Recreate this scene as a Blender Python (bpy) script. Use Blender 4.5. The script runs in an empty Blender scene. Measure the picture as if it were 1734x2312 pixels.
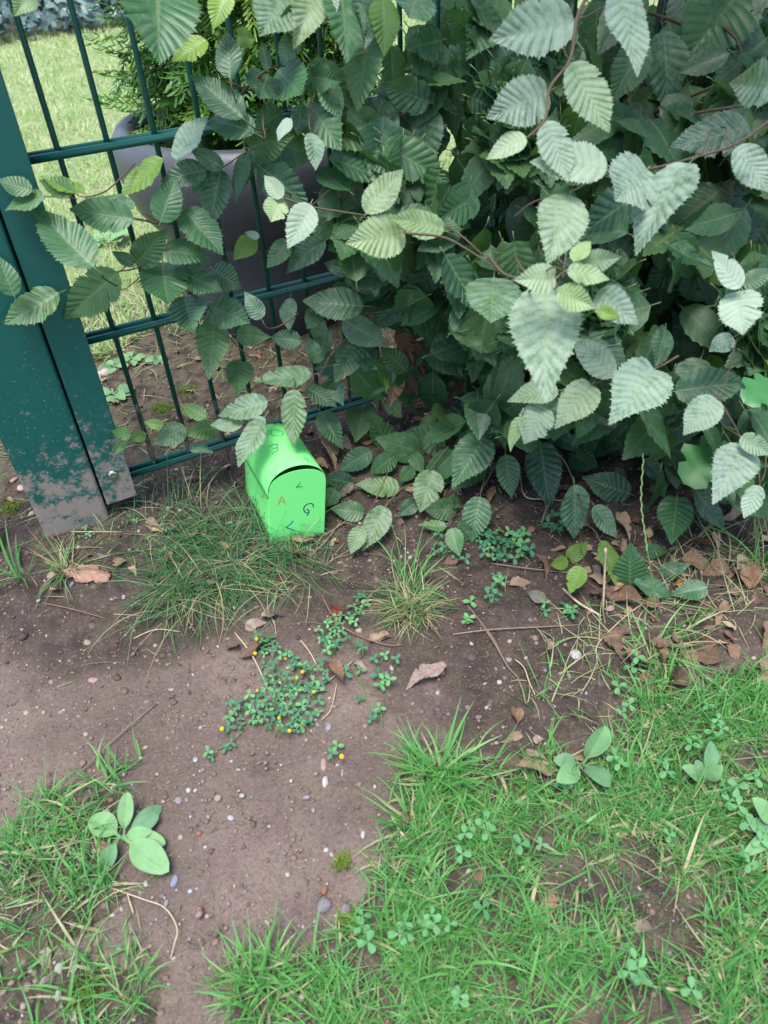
import bpy, bmesh, math, random
import numpy as np
from mathutils import Vector, Matrix, Quaternion
from mathutils.bvhtree import BVHTree

random.seed(7)
rng = np.random.default_rng(11)
scene = bpy.context.scene
col = scene.collection

# ------------------------------------------------------------------ camera
W0, H0 = 1734.0, 2312.0                     # pixel frame used for measuring
FPX = 1664.4
CAM = Vector((-0.02624, -0.87458, 0.68635))
RIGHT = Vector((0.88345033, -0.46678824, -0.04030203)).normalized()
FWD = Vector((0.32834807, 0.6781995, -0.65744428)).normalized()
DOWN = FWD.cross(RIGHT).normalized()
RIGHT = DOWN.cross(FWD).normalized()
cd = bpy.data.cameras.new("camera")
cam = bpy.data.objects.new("camera", cd)
col.objects.link(cam)
UP = -DOWN
cam.matrix_world = Matrix(((RIGHT.x, UP.x, -FWD.x, CAM.x), (RIGHT.y, UP.y, -FWD.y, CAM.y),
                           (RIGHT.z, UP.z, -FWD.z, CAM.z), (0, 0, 0, 1)))
cd.sensor_fit = 'VERTICAL'
cd.sensor_height = 36.0
cd.sensor_width = 27.0
cd.lens = FPX / H0 * 36.0
cd.clip_start = 0.02
cd.clip_end = 400
cd.dof.use_dof = True
cd.dof.focus_distance = 0.98
cd.dof.aperture_fstop = 8.0
scene.camera = cam
scene.render.engine = 'CYCLES'
scene.cycles.max_bounces = 4
scene.cycles.diffuse_bounces = 2
scene.cycles.glossy_bounces = 2
scene.cycles.transmission_bounces = 4
scene.cycles.caustics_reflective = False
scene.cycles.caustics_refractive = False
scene.render.resolution_x = 768
scene.render.resolution_y = 1024

# ------------------------------------------------------------------ sky, sun, exposure
SUN_EL, SUN_AZ = 75.0, 230.0                 # azimuth measured from +Y towards +X
world = bpy.data.worlds.new("World")
scene.world = world
world.use_nodes = True
wn = world.node_tree.nodes
wl = world.node_tree.links
wn.clear()
wo = wn.new('ShaderNodeOutputWorld')
bg = wn.new('ShaderNodeBackground')
sk = wn.new('ShaderNodeTexSky')
sk.sky_type = 'NISHITA'
sk.sun_disc = False
sk.sun_elevation = math.radians(SUN_EL)
sk.sun_rotation = math.radians(SUN_AZ)
sk.air_density = 1.0
sk.dust_density = 1.5
sk.ozone_density = 1.0
bg.inputs['Strength'].default_value = 0.14
wl.new(sk.outputs[0], bg.inputs[0])
wl.new(bg.outputs[0], wo.inputs[0])
sd = bpy.data.lights.new("sun", 'SUN')
sd.energy = 1.9
sd.angle = math.radians(28)
sd.color = (1.0, 0.97, 0.93)
sun = bpy.data.objects.new("sun", sd)
col.objects.link(sun)
se, sa = math.radians(SUN_EL), math.radians(SUN_AZ)
sdir = Vector((math.sin(sa) * math.cos(se), math.cos(sa) * math.cos(se), math.sin(se)))
sun.rotation_euler = (-sdir).to_track_quat('-Z', 'Y').to_euler()
scene.view_settings.view_transform = 'Standard'
scene.view_settings.look = 'None'
scene.view_settings.exposure = 1.45
scene.view_settings.gamma = 1.0

# ------------------------------------------------------------------ measuring helpers
TILES = {'S': (0, 0, 1734 / 1659), 'A': (0, 0, 600 / 1659), 'B': (0, 600, 600 / 1659), 'C': (500, 0, 600 / 1659),
         'D': (1100, 0, 634 / 1659), 'E': (700, 700, 600 / 1659), 'F': (1134, 700, 600 / 1659),
         'Z': (450, 850, 400 / 1659), 'G': (0, 1200, 700 / 1392), 'H': (400, 1300, 600 / 1659),
         'I': (800, 1400, 934 / 1659), 'P': (0, 0, 1.0)}


def px(t, x, y):
    ox, oy, k = TILES[t]
    return ox + x * k, oy + y * k


def pray(u, v):
    return RIGHT * ((u - W0 / 2) / FPX) + DOWN * ((v - H0 / 2) / FPX) + FWD


def unproj(u, v, z):
    return CAM + pray(u, v) * z


def project(p):
    q = Vector(p) - CAM
    z = q.dot(FWD)
    if z <= 1e-4:
        return -9999, -9999, z
    return W0 / 2 + FPX * q.dot(RIGHT) / z, H0 / 2 + FPX * q.dot(DOWN) / z, z


def in_poly(x, y, poly):
    c = False
    j = len(poly) - 1
    for i in range(len(poly)):
        xi, yi = poly[i]
        xj, yj = poly[j]
        if (yi > y) != (yj > y) and x < (xj - xi) * (y - yi) / (yj - yi + 1e-12) + xi:
            c = not c
        j = i
    return c


# value noise on numpy arrays
def _hash(ix, iy, s):
    h = (ix.astype(np.int64) * 374761393 + iy.astype(np.int64) * 668265263 + s * 1442695041) & 0x7fffffff
    h = ((h ^ (h >> 13)) * 1274126177) & 0x7fffffff
    return ((h ^ (h >> 16)) & 0xffff) / 65535.0


def vnoise(x, y, s=0):
    x = np.asarray(x, float)
    y = np.asarray(y, float)
    ix = np.floor(x)
    iy = np.floor(y)
    fx = x - ix
    fy = y - iy
    fx = fx * fx * (3 - 2 * fx)
    fy = fy * fy * (3 - 2 * fy)
    a = _hash(ix, iy, s)
    b = _hash(ix + 1, iy, s)
    c = _hash(ix, iy + 1, s)
    d = _hash(ix + 1, iy + 1, s)
    return (a * (1 - fx) + b * fx) * (1 - fy) + (c * (1 - fx) + d * fx) * fy


def fbm(x, y, o=4, s=0):
    r = 0
    a = 0.5
    f = 1.0
    for k in range(o):
        r = r + a * (vnoise(np.asarray(x) * f, np.asarray(y) * f, s + k) * 2 - 1)
        a *= 0.5
        f *= 2.1
    return r


def smooth(a, b, v):
    t = np.clip((np.asarray(v, float) - a) / (b - a), 0, 1)
    return t * t * (3 - 2 * t)


def gheight(x, y):
    x = np.asarray(x, float)
    y = np.asarray(y, float)
    h = 0.03 * smooth(-0.26, -0.02, y)
    near = smooth(-3, -1.2, y) * (1 - smooth(0.6, 1.5, y)) * smooth(-1.6, -.8, x) * (1 - smooth(1.6, 2.4, x))
    h = h + 0.008 * fbm(x * 5, y * 5, 3, 3) * near
    h = h + .019 * np.exp(-(((x + .09) / .13) ** 2 + ((y + .015) / .055) ** 2))
    # raised lawn edge on the right, worn path on the left
    h = h + 0.010 * smooth(0.02, 0.22, x + 0.35 * (y + 0.6)) * (1 - smooth(-0.45, -0.3, y)) * near
    return h


def gz(x, y):
    return float(gheight(x, y))


def ground_pt(u, v, lift=0.0):
    d = pray(u, v)
    t = (0.01 - CAM.z) / d.z
    for _ in range(12):
        p = CAM + d * t
        t = (gz(p.x, p.y) + lift - CAM.z) / d.z
    return CAM + d * t


def gpt(t, x, y, lift=0.0):
    return ground_pt(*px(t, x, y), lift)


# ------------------------------------------------------------------ object helpers
def tag(o, label=None, cat=None, group=None, kind=None):
    if label:
        o['label'] = label
    if cat:
        o['category'] = cat
    if group:
        o['group'] = group
    if kind:
        o['kind'] = kind
    return o


def link(o, parent=None):
    col.objects.link(o)
    if parent is not None:
        o.parent = parent
    return o


def empty(name, loc=(0, 0, 0)):
    o = bpy.data.objects.new(name, None)
    o.location = loc
    o.empty_display_size = 0.05
    col.objects.link(o)
    return o


def mesh_np(name, verts, faces, mat=None, parent=None, smooth_=True, attrs=None):
    """verts (n,3), faces list of tuples or (m,k) array."""
    me = bpy.data.meshes.new(name)
    verts = np.asarray(verts, np.float32)
    if isinstance(faces, np.ndarray):
        m, k = faces.shape
        me.vertices.add(len(verts))
        me.vertices.foreach_set('co', verts.ravel())
        me.loops.add(m * k)
        me.loops.foreach_set('vertex_index', faces.astype(np.int32).ravel())
        me.polygons.add(m)
        me.polygons.foreach_set('loop_start', np.arange(0, m * k, k, dtype=np.int32))
        me.update(calc_edges=True)
    else:
        me.from_pydata([tuple(v) for v in verts], [], [tuple(f) for f in faces])
    if smooth_:
        me.polygons.foreach_set('use_smooth', np.ones(len(me.polygons), dtype=bool))
    if attrs:
        for an, arr in attrs.items():
            a = me.attributes.new(an, 'FLOAT_COLOR', 'POINT')
            a.data.foreach_set('color', np.asarray(arr, np.float32).ravel())
    if mat:
        me.materials.append(mat)
    me.update()
    o = bpy.data.objects.new(name, me)
    link(o, parent)
    return o


def bm_obj(name, bm, mat, parent=None, smooth_=False, loc=None):
    me = bpy.data.meshes.new(name)
    bm.normal_update()
    bm.to_mesh(me)
    bm.free()
    if smooth_:
        me.polygons.foreach_set('use_smooth', np.ones(len(me.polygons), dtype=bool))
    me.materials.append(mat)
    o = bpy.data.objects.new(name, me)
    link(o, parent)
    if loc is not None:
        o.location = loc
    return o


def tube_geo(pts, rads, n=6, v0=0):
    """tube along points -> verts, quads"""
    pts = [Vector(p) for p in pts]
    V = []
    F = []
    m = len(pts)
    prev = None
    for i, p in enumerate(pts):
        d = (pts[min(i + 1, m - 1)] - pts[max(i - 1, 0)])
        d = d.normalized() if d.length > 1e-9 else Vector((0, 0, 1))
        a = prev if prev is not None else (Vector((0, 0, 1)) if abs(d.z) < .9 else Vector((1, 0, 0)))
        x = (a - d * a.dot(d)).normalized()
        prev = x
        y = d.cross(x)
        r = rads[i] if hasattr(rads, '__len__') else rads
        for k in range(n):
            an = 2 * math.pi * k / n
            V.append(p + x * (r * math.cos(an)) + y * (r * math.sin(an)))
    for i in range(m - 1):
        for k in range(n):
            a = i * n + k
            b = i * n + (k + 1) % n
            F.append((v0 + a, v0 + b, v0 + b + n, v0 + a + n))
    # caps as quads fan
    for base, rev in ((0, True), ((m - 1) * n, False)):
        ring = [v0 + base + k for k in range(n)]
        F.append(tuple(reversed(ring)) if rev else tuple(ring))
    return V, F


def tube(name, pts, rads, mat, parent=None, n=6):
    V, F = tube_geo(pts, rads, n)
    return mesh_np(name, [tuple(v) for v in V], F, mat, parent)


def spline(pts, k=6):
    pts = [Vector(p) for p in pts]
    if len(pts) < 3:
        out = []
        for i in range(len(pts) - 1):
            for j in range(k):
                out.append(pts[i].lerp(pts[i + 1], j / k))
        return out + [pts[-1]]
    q = [pts[0] * 2 - pts[1]] + pts + [pts[-1] * 2 - pts[-2]]
    out = []
    for i in range(1, len(q) - 2):
        for j in range(k):
            t = j / k
            out.append(0.5 * ((2 * q[i]) + (q[i + 1] - q[i - 1]) * t + (2 * q[i - 1] - 5 * q[i] + 4 * q[i + 1] - q[i + 2]) * t * t
                              + (3 * q[i] - q[i - 1] - 3 * q[i + 1] + q[i + 2]) * t ** 3))
    return out + [pts[-1]]


# ------------------------------------------------------------------ materials
class NT:
    def __init__(self, name):
        self.m = bpy.data.materials.new(name)
        self.m.use_nodes = True
        self.t = self.m.node_tree
        self.t.nodes.clear()
        self.out = self.t.nodes.new('ShaderNodeOutputMaterial')

    def n(self, typ, **kw):
        nd = self.t.nodes.new(typ)
        for k, v in kw.items():
            if k.startswith('i_'):
                key = k[2:]
                key = int(key) if key.isdigit() else key.replace('_', ' ')
                self.put(nd.inputs[key], v)
            else:
                setattr(nd, k, v)
        return nd

    def put(self, sock, v):
        if isinstance(v, bpy.types.NodeSocket):
            self.t.links.new(v, sock)
        else:
            sock.default_value = v

    def noise(self, scale, detail=4, rough=.55, vec=None, dist=0):
        nd = self.n('ShaderNodeTexNoise')
        nd.inputs['Scale'].default_value = scale
        nd.inputs['Detail'].default_value = detail
        nd.inputs['Roughness'].default_value = rough
        nd.inputs['Distortion'].default_value = dist
        if vec is not None:
            self.put(nd.inputs['Vector'], vec)
        return nd.outputs['Fac']

    def math(self, op, a, b=0.0, clamp=False):
        nd = self.n('ShaderNodeMath', operation=op, use_clamp=clamp)
        self.put(nd.inputs[0], a)
        self.put(nd.inputs[1], b)
        return nd.outputs[0]

    def mix(self, f, a, b, blend='MIX'):
        nd = self.n('ShaderNodeMix', data_type='RGBA', blend_type=blend)
        self.put(nd.inputs[0], f)
        self.put(nd.inputs[6], a if isinstance(a, bpy.types.NodeSocket) else (*a, 1))
        self.put(nd.inputs[7], b if isinstance(b, bpy.types.NodeSocket) else (*b, 1))
        return nd.outputs[2]

    def ramp(self, f, lo, hi, interp='EASE'):
        nd = self.n('ShaderNodeMapRange', interpolation_type='SMOOTHSTEP')
        self.put(nd.inputs[0], f)
        nd.inputs[1].default_value = lo
        nd.inputs[2].default_value = hi
        return nd.outputs[0]

    def coords(self, which='Object'):
        return self.n('ShaderNodeTexCoord').outputs[which]

    def pos(self):
        return self.n('ShaderNodeNewGeometry').outputs['Position']

    def principled(self, color, rough=.6, spec=.5, bump=None, bstr=.3, bdist=.002, metallic=0, **kw):
        p = self.n('ShaderNodeBsdfPrincipled')
        self.put(p.inputs['Base Color'], color if isinstance(color, bpy.types.NodeSocket) else (*color, 1))
        self.put(p.inputs['Roughness'], rough)
        self.put(p.inputs['Specular IOR Level'], spec)
        self.put(p.inputs['Metallic'], metallic)
        if bump is not None:
            b = self.n('ShaderNodeBump')
            b.inputs['Strength'].default_value = bstr
            b.inputs['Distance'].default_value = bdist
            self.put(b.inputs['Height'], bump)
            self.put(p.inputs['Normal'], b.outputs[0])
        return p.outputs[0]

    def done(self, shader):
        self.t.links.new(shader, self.out.inputs[0])
        return self.m

    def translucent(self, base, color, fac):
        tr = self.n('ShaderNodeBsdfTranslucent')
        self.put(tr.inputs[0], color if isinstance(color, bpy.types.NodeSocket) else (*color, 1))
        mx = self.n('ShaderNodeMixShader')
        self.put(mx.inputs[0], fac)
        self.t.links.new(base, mx.inputs[1])
        self.t.links.new(tr.outputs[0], mx.inputs[2])
        return mx.outputs[0]


def split(nt, colr):
    s = nt.n('ShaderNodeSeparateColor')
    nt.put(s.inputs[0], colr)
    return s.outputs


def leaf_material(name, per_object):
    """hornbeam leaf: r = mildew, g = yellowing, b = random; vertex attribute 'vein' r = across vein, g = along leaf, b = towards edge"""
    t = NT(name)
    if per_object:
        cc = t.n('ShaderNodeObjectInfo').outputs['Color']
    else:
        cc = t.n('ShaderNodeAttribute', attribute_name='tone').outputs['Color']
    mil, yel, rnd = split(t, cc)
    vr, vg, vb = split(t, t.n('ShaderNodeAttribute', attribute_name='vein').outputs['Color'])
    P = t.pos()
    n1 = t.noise(85, 3, .6, P)
    n2 = t.noise(430, 2, .65, P)
    green = t.mix(rnd, (0.020, 0.074, 0.036), (0.050, 0.145, 0.050))
    green = t.mix(yel, green, (0.21, 0.34, 0.035))
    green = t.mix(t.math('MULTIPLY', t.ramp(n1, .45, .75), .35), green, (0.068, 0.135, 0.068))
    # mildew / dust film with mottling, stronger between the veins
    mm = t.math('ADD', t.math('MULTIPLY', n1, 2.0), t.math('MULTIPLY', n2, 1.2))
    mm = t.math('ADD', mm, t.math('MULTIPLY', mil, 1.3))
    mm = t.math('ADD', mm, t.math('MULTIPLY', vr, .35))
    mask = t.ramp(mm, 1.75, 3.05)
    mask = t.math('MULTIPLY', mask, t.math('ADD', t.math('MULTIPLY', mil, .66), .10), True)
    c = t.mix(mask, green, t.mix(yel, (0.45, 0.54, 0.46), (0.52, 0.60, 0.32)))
    # paler veins, slightly sunken
    vein = t.ramp(vr, .45, .0)
    c = t.mix(t.math('MULTIPLY', vein, t.math('ADD', .14, t.math('MULTIPLY', mil, .25))), c, (0.20, 0.29, 0.12))
    mid = t.ramp(vb, .10, .0)
    c = t.mix(t.math('MULTIPLY', mid, .45), c, (0.24, 0.30, 0.13))
    sp = t.ramp(n2, .68, .74)
    c = t.mix(t.math('MULTIPLY', sp, .30), c, (0.42, 0.42, 0.32))
    edge = t.math('MULTIPLY', t.ramp(vb, .86, 1.0), t.ramp(n1, .55, .7))
    c = t.mix(t.math('MULTIPLY', edge, .6), c, (0.22, 0.15, 0.05))
    blot = t.math('MULTIPLY', t.ramp(t.noise(44, 2, .6, P), .66, .80), t.ramp(rnd, .35, .6))
    c = t.mix(t.math('MULTIPLY', blot, .5), c, (0.20, 0.15, 0.065))
    rough = t.math('ADD', .42, t.math('MULTIPLY', mask, .45))
    b = t.principled(c, rough, .45, bump=n2, bstr=.25, bdist=.0006)
    trc = t.mix(.5, t.mix(1, c, (1.0, 1.5, .45), 'MULTIPLY'), (0.18, 0.38, 0.02))
    return t.done(t.translucent(b, trc, .22))


M = {}
M['leaf'] = leaf_material('hornbeam_leaf', True)
M['leaf_mass'] = leaf_material('hornbeam_leaf_mass', False)


def mat_dry():
    t = NT('dry_leaf')
    cc = t.n('ShaderNodeObjectInfo').outputs['Color']
    vr, vg, vb = split(t, t.n('ShaderNodeAttribute', attribute_name='vein').outputs['Color'])
    P = t.pos()
    n = t.noise(120, 4, .6, P)
    c = t.mix(t.math('MULTIPLY', t.ramp(n, .35, .7), .6), cc, t.mix(1, cc, (.45, .40, .36), 'MULTIPLY'))
    c = t.mix(t.math('MULTIPLY', t.ramp(vr, .28, 0), .35), c, t.mix(1, cc, (.55, .48, .42), 'MULTIPLY'))
    c = t.mix(t.math('MULTIPLY', t.ramp(t.noise(400, 2, .5, P), .62, .72), .5), c, (.05, .035, .025))
    b = t.principled(c, .7, .3, bump=n, bstr=.4, bdist=.001)
    return t.done(t.translucent(b, c, .15))


M['dry'] = mat_dry()


def mat_grass(name, greens, straw):
    t = NT(name)
    a = split(t, t.n('ShaderNodeAttribute', attribute_name='tone').outputs['Color'])
    c = t.mix(a[0], greens[0], greens[1])
    # pale tips and straw coloured dead blades (b)
    c = t.mix(t.math('MULTIPLY', t.ramp(a[1], .75, 1.0), .22), c, (.26, .30, .11))
    c = t.mix(a[2], c, straw)
    b = t.principled(c, .5, .4)
    trc = t.mix(1, c, (1.2, 1.5, .6), 'MULTIPLY')
    return t.done(t.translucent(b, trc, .28))


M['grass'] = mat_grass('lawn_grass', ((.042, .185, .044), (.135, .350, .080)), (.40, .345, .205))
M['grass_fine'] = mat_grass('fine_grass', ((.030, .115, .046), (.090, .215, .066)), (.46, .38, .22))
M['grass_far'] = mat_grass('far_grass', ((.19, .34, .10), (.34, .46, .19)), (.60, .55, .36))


def mat_soil():
    t = NT('soil')
    P = t.pos()
    za = t.n('ShaderNodeAttribute', attribute_name='zone')
    z = split(t, za.outputs['Color'])  # r crumbly dark soil, g lawn thatch, b moss
    big = t.noise(6, 2, .5, P)
    mid = t.noise(38, 3, .6, P)
    fine = t.noise(260, 3, .75, P)
    grit = t.n('ShaderNodeTexVoronoi', feature='F1')
    grit.inputs['Scale'].default_value = 330
    t.put(grit.inputs['Vector'], P)
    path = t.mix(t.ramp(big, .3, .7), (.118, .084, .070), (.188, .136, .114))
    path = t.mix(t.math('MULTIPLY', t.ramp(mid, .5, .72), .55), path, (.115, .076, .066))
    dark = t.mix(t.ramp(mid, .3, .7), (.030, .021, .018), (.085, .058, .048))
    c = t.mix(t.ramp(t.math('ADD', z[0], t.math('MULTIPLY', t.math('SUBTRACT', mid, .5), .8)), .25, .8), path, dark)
    c = t.mix(t.math('MULTIPLY', z[1], t.ramp(mid, .3, .65)), c, t.mix(fine, (.10, .085, .05), (.24, .20, .11)))
    # small light grit baked as mineral speckle
    gsel = t.ramp(t.noise(170, 2, .5, P), .50, .62)
    gm = t.math('MULTIPLY', t.ramp(grit.outputs['Distance'], .26, .14), gsel)
    c = t.mix(t.math('MULTIPLY', gm, .8), c, t.mix(fine, (.42, .34, .30), (.30, .20, .16)))
    c = t.mix(t.math('MULTIPLY', t.ramp(fine, .50, .70), .55), c, (.075, .054, .048))
    c = t.mix(t.math('MULTIPLY', t.ramp(fine, .46, .30), .35), c, (.30, .235, .205))
    moss = t.math('MULTIPLY', z[2], t.math('MULTIPLY', t.ramp(t.noise(300, 3, .6, P), .5, .66), t.ramp(t.noise(24, 2, .5, P), .42, .60)))
    c = t.mix(moss, c, (.13, .19, .03))
    c = t.mix(za.outputs['Alpha'], c, t.mix(mid, (.13, .20, .06), (.34, .36, .18)))
    h = t.math('ADD', t.math('MULTIPLY', fine, .8), t.math('MULTIPLY', mid, 1.2))
    h = t.math('ADD', h, t.math('MULTIPLY', gm, .5))
    b = t.principled(c, .82, .28, bump=h, bstr=1.0, bdist=.004)
    return t.done(b)


M['soil'] = mat_soil()


def mat_paint(name, base, dirt=True):
    t = NT(name)
    P = t.pos()
    n = t.noise(300, 3, .6, P)
    c = t.mix(t.noise(14, 2, .5, P), base, tuple(v * 1.25 for v in base))
    rough = .38
    if dirt:
        s = t.n('ShaderNodeSeparateXYZ')
        t.put(s.inputs[0], P)
        zz = t.math('SUBTRACT', 1.0, t.math('DIVIDE', t.math('SUBTRACT', s.outputs[2], .03), .22))
        e = t.math('ADD', t.math('MULTIPLY', zz, .95), t.math('MULTIPLY', t.math('SUBTRACT', t.noise(50, 5, .82, P), .5), 2.6))
        m = t.ramp(e, .38, .80)
        sp = t.math('MULTIPLY', t.ramp(t.noise(330, 2, .5, P), .66, .72), t.ramp(s.outputs[2], .52, .12))
        m = t.math('MAXIMUM', m, t.math('MULTIPLY', sp, .7))
        c = t.mix(t.math('MULTIPLY', m, .9), c, t.mix(n, (.34, .26, .22), (.23, .175, .15)))
        rough = t.math('ADD', .36, t.math('MULTIPLY', m, .5))
    return t.done(t.principled(c, rough, .5, bump=n, bstr=.12, bdist=.0004))


M['paint'] = mat_paint('green_powder_coat', (.003, .080, .066))
M['rod'] = mat_paint('green_rod_coat', (.003, .060, .046))
M['rod_clean'] = mat_paint('green_rod_coat_clean', (.003, .060, .046), False)


def simple(name, c, rough=.6, spec=.4, nscale=80, var=.25, bstr=.3, metallic=0, translucent=0, bdist=.001):
    t = NT(name)
    P = t.pos()
    n = t.noise(nscale, 4, .6, P)
    cc = t.mix(n, tuple(v * (1 - var) for v in c), tuple(min(1, v * (1 + var)) for v in c))
    b = t.principled(cc, rough, spec, bump=n, bstr=bstr, bdist=bdist, metallic=metallic)
    if translucent:
        b = t.translucent(b, cc, translucent)
    return t.done(b)


M['bolt'] = simple('zinc_bolt', (.55, .56, .57), .28, .5, 200, .1, .1, metallic=1)
M['twig'] = simple('twig_bark', (.105, .078, .05), .7, .2, 160, .4)
M['stem'] = simple('stem_bark', (.075, .060, .048), .75, .3, 60, .4, .6)
M['straw'] = simple('straw', (.46, .37, .24), .6, .3, 120, .3)
M['stalk'] = simple('dull_stalk', (.21, .155, .11), .7, .3, 120, .3)
M['stalk_red'] = simple('reddish_stalk', (.23, .12, .09), .7, .3, 120, .3)
M['greenstalk'] = simple('green_stalk', (.13, .24, .06), .6, .3, 120, .25, translucent=.15)
M['clover'] = simple('clover_leaf', (.050, .185, .085), .55, .35, 130, .35, .1, translucent=.2)
M['clover_light'] = simple('clover_leaf_light', (.11, .30, .10), .55, .35, 130, .3, .1, translucent=.2)
M['clover_lawn'] = simple('clover_leaf_lawn', (.095, .27, .095), .55, .35, 130, .3, .1, translucent=.2)
M['flower'] = simple('yellow_petal', (.62, .47, .02), .6, .3, 300, .2, .2)
M['plantain'] = simple('plantain_leaf', (.19, .36, .15), .55, .35, 90, .28, .5, translucent=.2, bdist=.002)
M['plantain_dull'] = simple('plantain_leaf_dull', (.13, .26, .13), .6, .3, 90, .3, .5, translucent=.2, bdist=.002)
M['oak'] = simple('lobed_leaf', (.050, .20, .050), .42, .5, 50, .25, .2, translucent=.2)
M['pot'] = simple('planter_plastic', (.072, .077, .088), .45, .5, 420, .35, .35)
M['pot_in'] = simple('planter_soil', (.05, .035, .028), .9, .2, 60, .4, .8)
M['thuja'] = simple('thuja_spray', (.055, .165, .022), .5, .4, 40, .35, .1, translucent=.15)
M['thuja_tip'] = simple('thuja_spray_tip', (.24, .42, .055), .5, .4, 40, .3, .1, translucent=.2)
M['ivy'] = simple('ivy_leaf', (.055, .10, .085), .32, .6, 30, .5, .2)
M['ivy_lit'] = simple('ivy_leaf_lit', (.13, .20, .17), .35, .6, 30, .4, .2)  # paler copy of the ivy colour, with the light painted in
M['moss'] = simple('moss', (.13, .20, .03), .9, .2, 300, .4, .5)


def mat_stone():
    t = NT('stone')
    cc = t.n('ShaderNodeObjectInfo').outputs['Color']
    P = t.coords('Object')
    n = t.noise(240, 5, .65, t.pos())
    c = t.mix(t.ramp(n, .3, .7), t.mix(1, cc, (.72, .70, .68), 'MULTIPLY'), cc)
    return t.done(t.principled(c, .7, .35, bump=n, bstr=.35, bdist=.001))


M['stone'] = mat_stone()


def mat_gravel():
    t = NT('gravel')
    a = t.n('ShaderNodeAttribute', attribute_name='tone').outputs['Color']
    n = t.noise(500, 3, .6, t.pos())
    return t.done(t.principled(t.mix(n, t.mix(1, a, (.7, .68, .66), 'MULTIPLY'), a), .75, .3))


M['gravel'] = mat_gravel()


def mat_paper():
    t = NT('neon_green_paper')
    n = t.noise(900, 3, .6, t.pos())
    n2 = t.noise(30, 2, .5, t.pos())
    c = t.mix(n2, (.20, .83, .21), (.24, .88, .25))
    b = t.principled(c, .7, .25, bump=n, bstr=.08, bdist=.0003)
    return t.done(t.translucent(b, (.10, .85, .20), .12))


M['paper'] = mat_paper()
M['ink_teal'] = simple('teal_ink', (.004, .22, .20), .5, .3, 400, .2, 0)
M['ink_navy'] = simple('navy_ink', (.010, .045, .11), .5, .3, 400, .2, 0)
M['ink_purple'] = simple('purple_ink', (.06, .09, .16), .5, .3, 400, .2, 0)
M['ink_orange'] = simple('orange_ink', (.52, .36, .01), .5, .3, 400, .2, 0)
M['ink_green'] = simple('green_ink', (.01, .33, .10), .5, .3, 400, .2, 0)
M['ink_olive'] = simple('olive_ink', (.24, .50, .06), .5, .3, 400, .2, 0)

# ------------------------------------------------------------------ ground
def S(pts):
    return [px('S', x, y) for x, y in pts]


LAWN = S([(868, 1650), (905, 1600), (1000, 1650), (1090, 1640), (1230, 1560), (1330, 1500), (1440, 1470), (1680, 1430), (1700, 2260),
          (470, 2260), (540, 2110), (690, 2040), (770, 1960), (830, 1870), (850, 1760)])
LEFT_PATCH = S([(-40, 1850), (60, 1800), (150, 1740), (230, 1700), (300, 1740), (245, 1850), (270, 1950), (190, 2010), (90, 2060), (-40, 2090)])
BOTTOM_LEFT = S([(-40, 2080), (80, 2060), (250, 2080), (350, 2130), (330, 2260), (-40, 2260)])


def world_poly(poly):
    return [(p.x, p.y) for p in (ground_pt(u, v) for u, v in poly)]


WLAWN, WLEFT, WBL = world_poly(LAWN), world_poly(LEFT_PATCH), world_poly(BOTTOM_LEFT)


def poly_mask(X, Y, poly):
    c = np.zeros(X.shape, bool)
    j = len(poly) - 1
    for i in range(len(poly)):
        xi, yi = poly[i]
        xj, yj = poly[j]
        cond = ((yi > Y) != (yj > Y)) & (X < (xj - xi) * (Y - yi) / (yj - yi + 1e-12) + xi)
        c ^= cond
        j = i
    return c


def axis(lo, hi, step, far_lo, far_hi):
    a = list(np.arange(lo, hi + step / 2, step))
    s = step
    v = lo
    pre = []
    while v > far_lo:
        s *= 1.35
        v -= s
        pre.append(v)
    s = step
    v = hi
    post = []
    while v < far_hi:
        s *= 1.35
        v += s
        post.append(v)
    return np.array(pre[::-1] + a + post)


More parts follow.
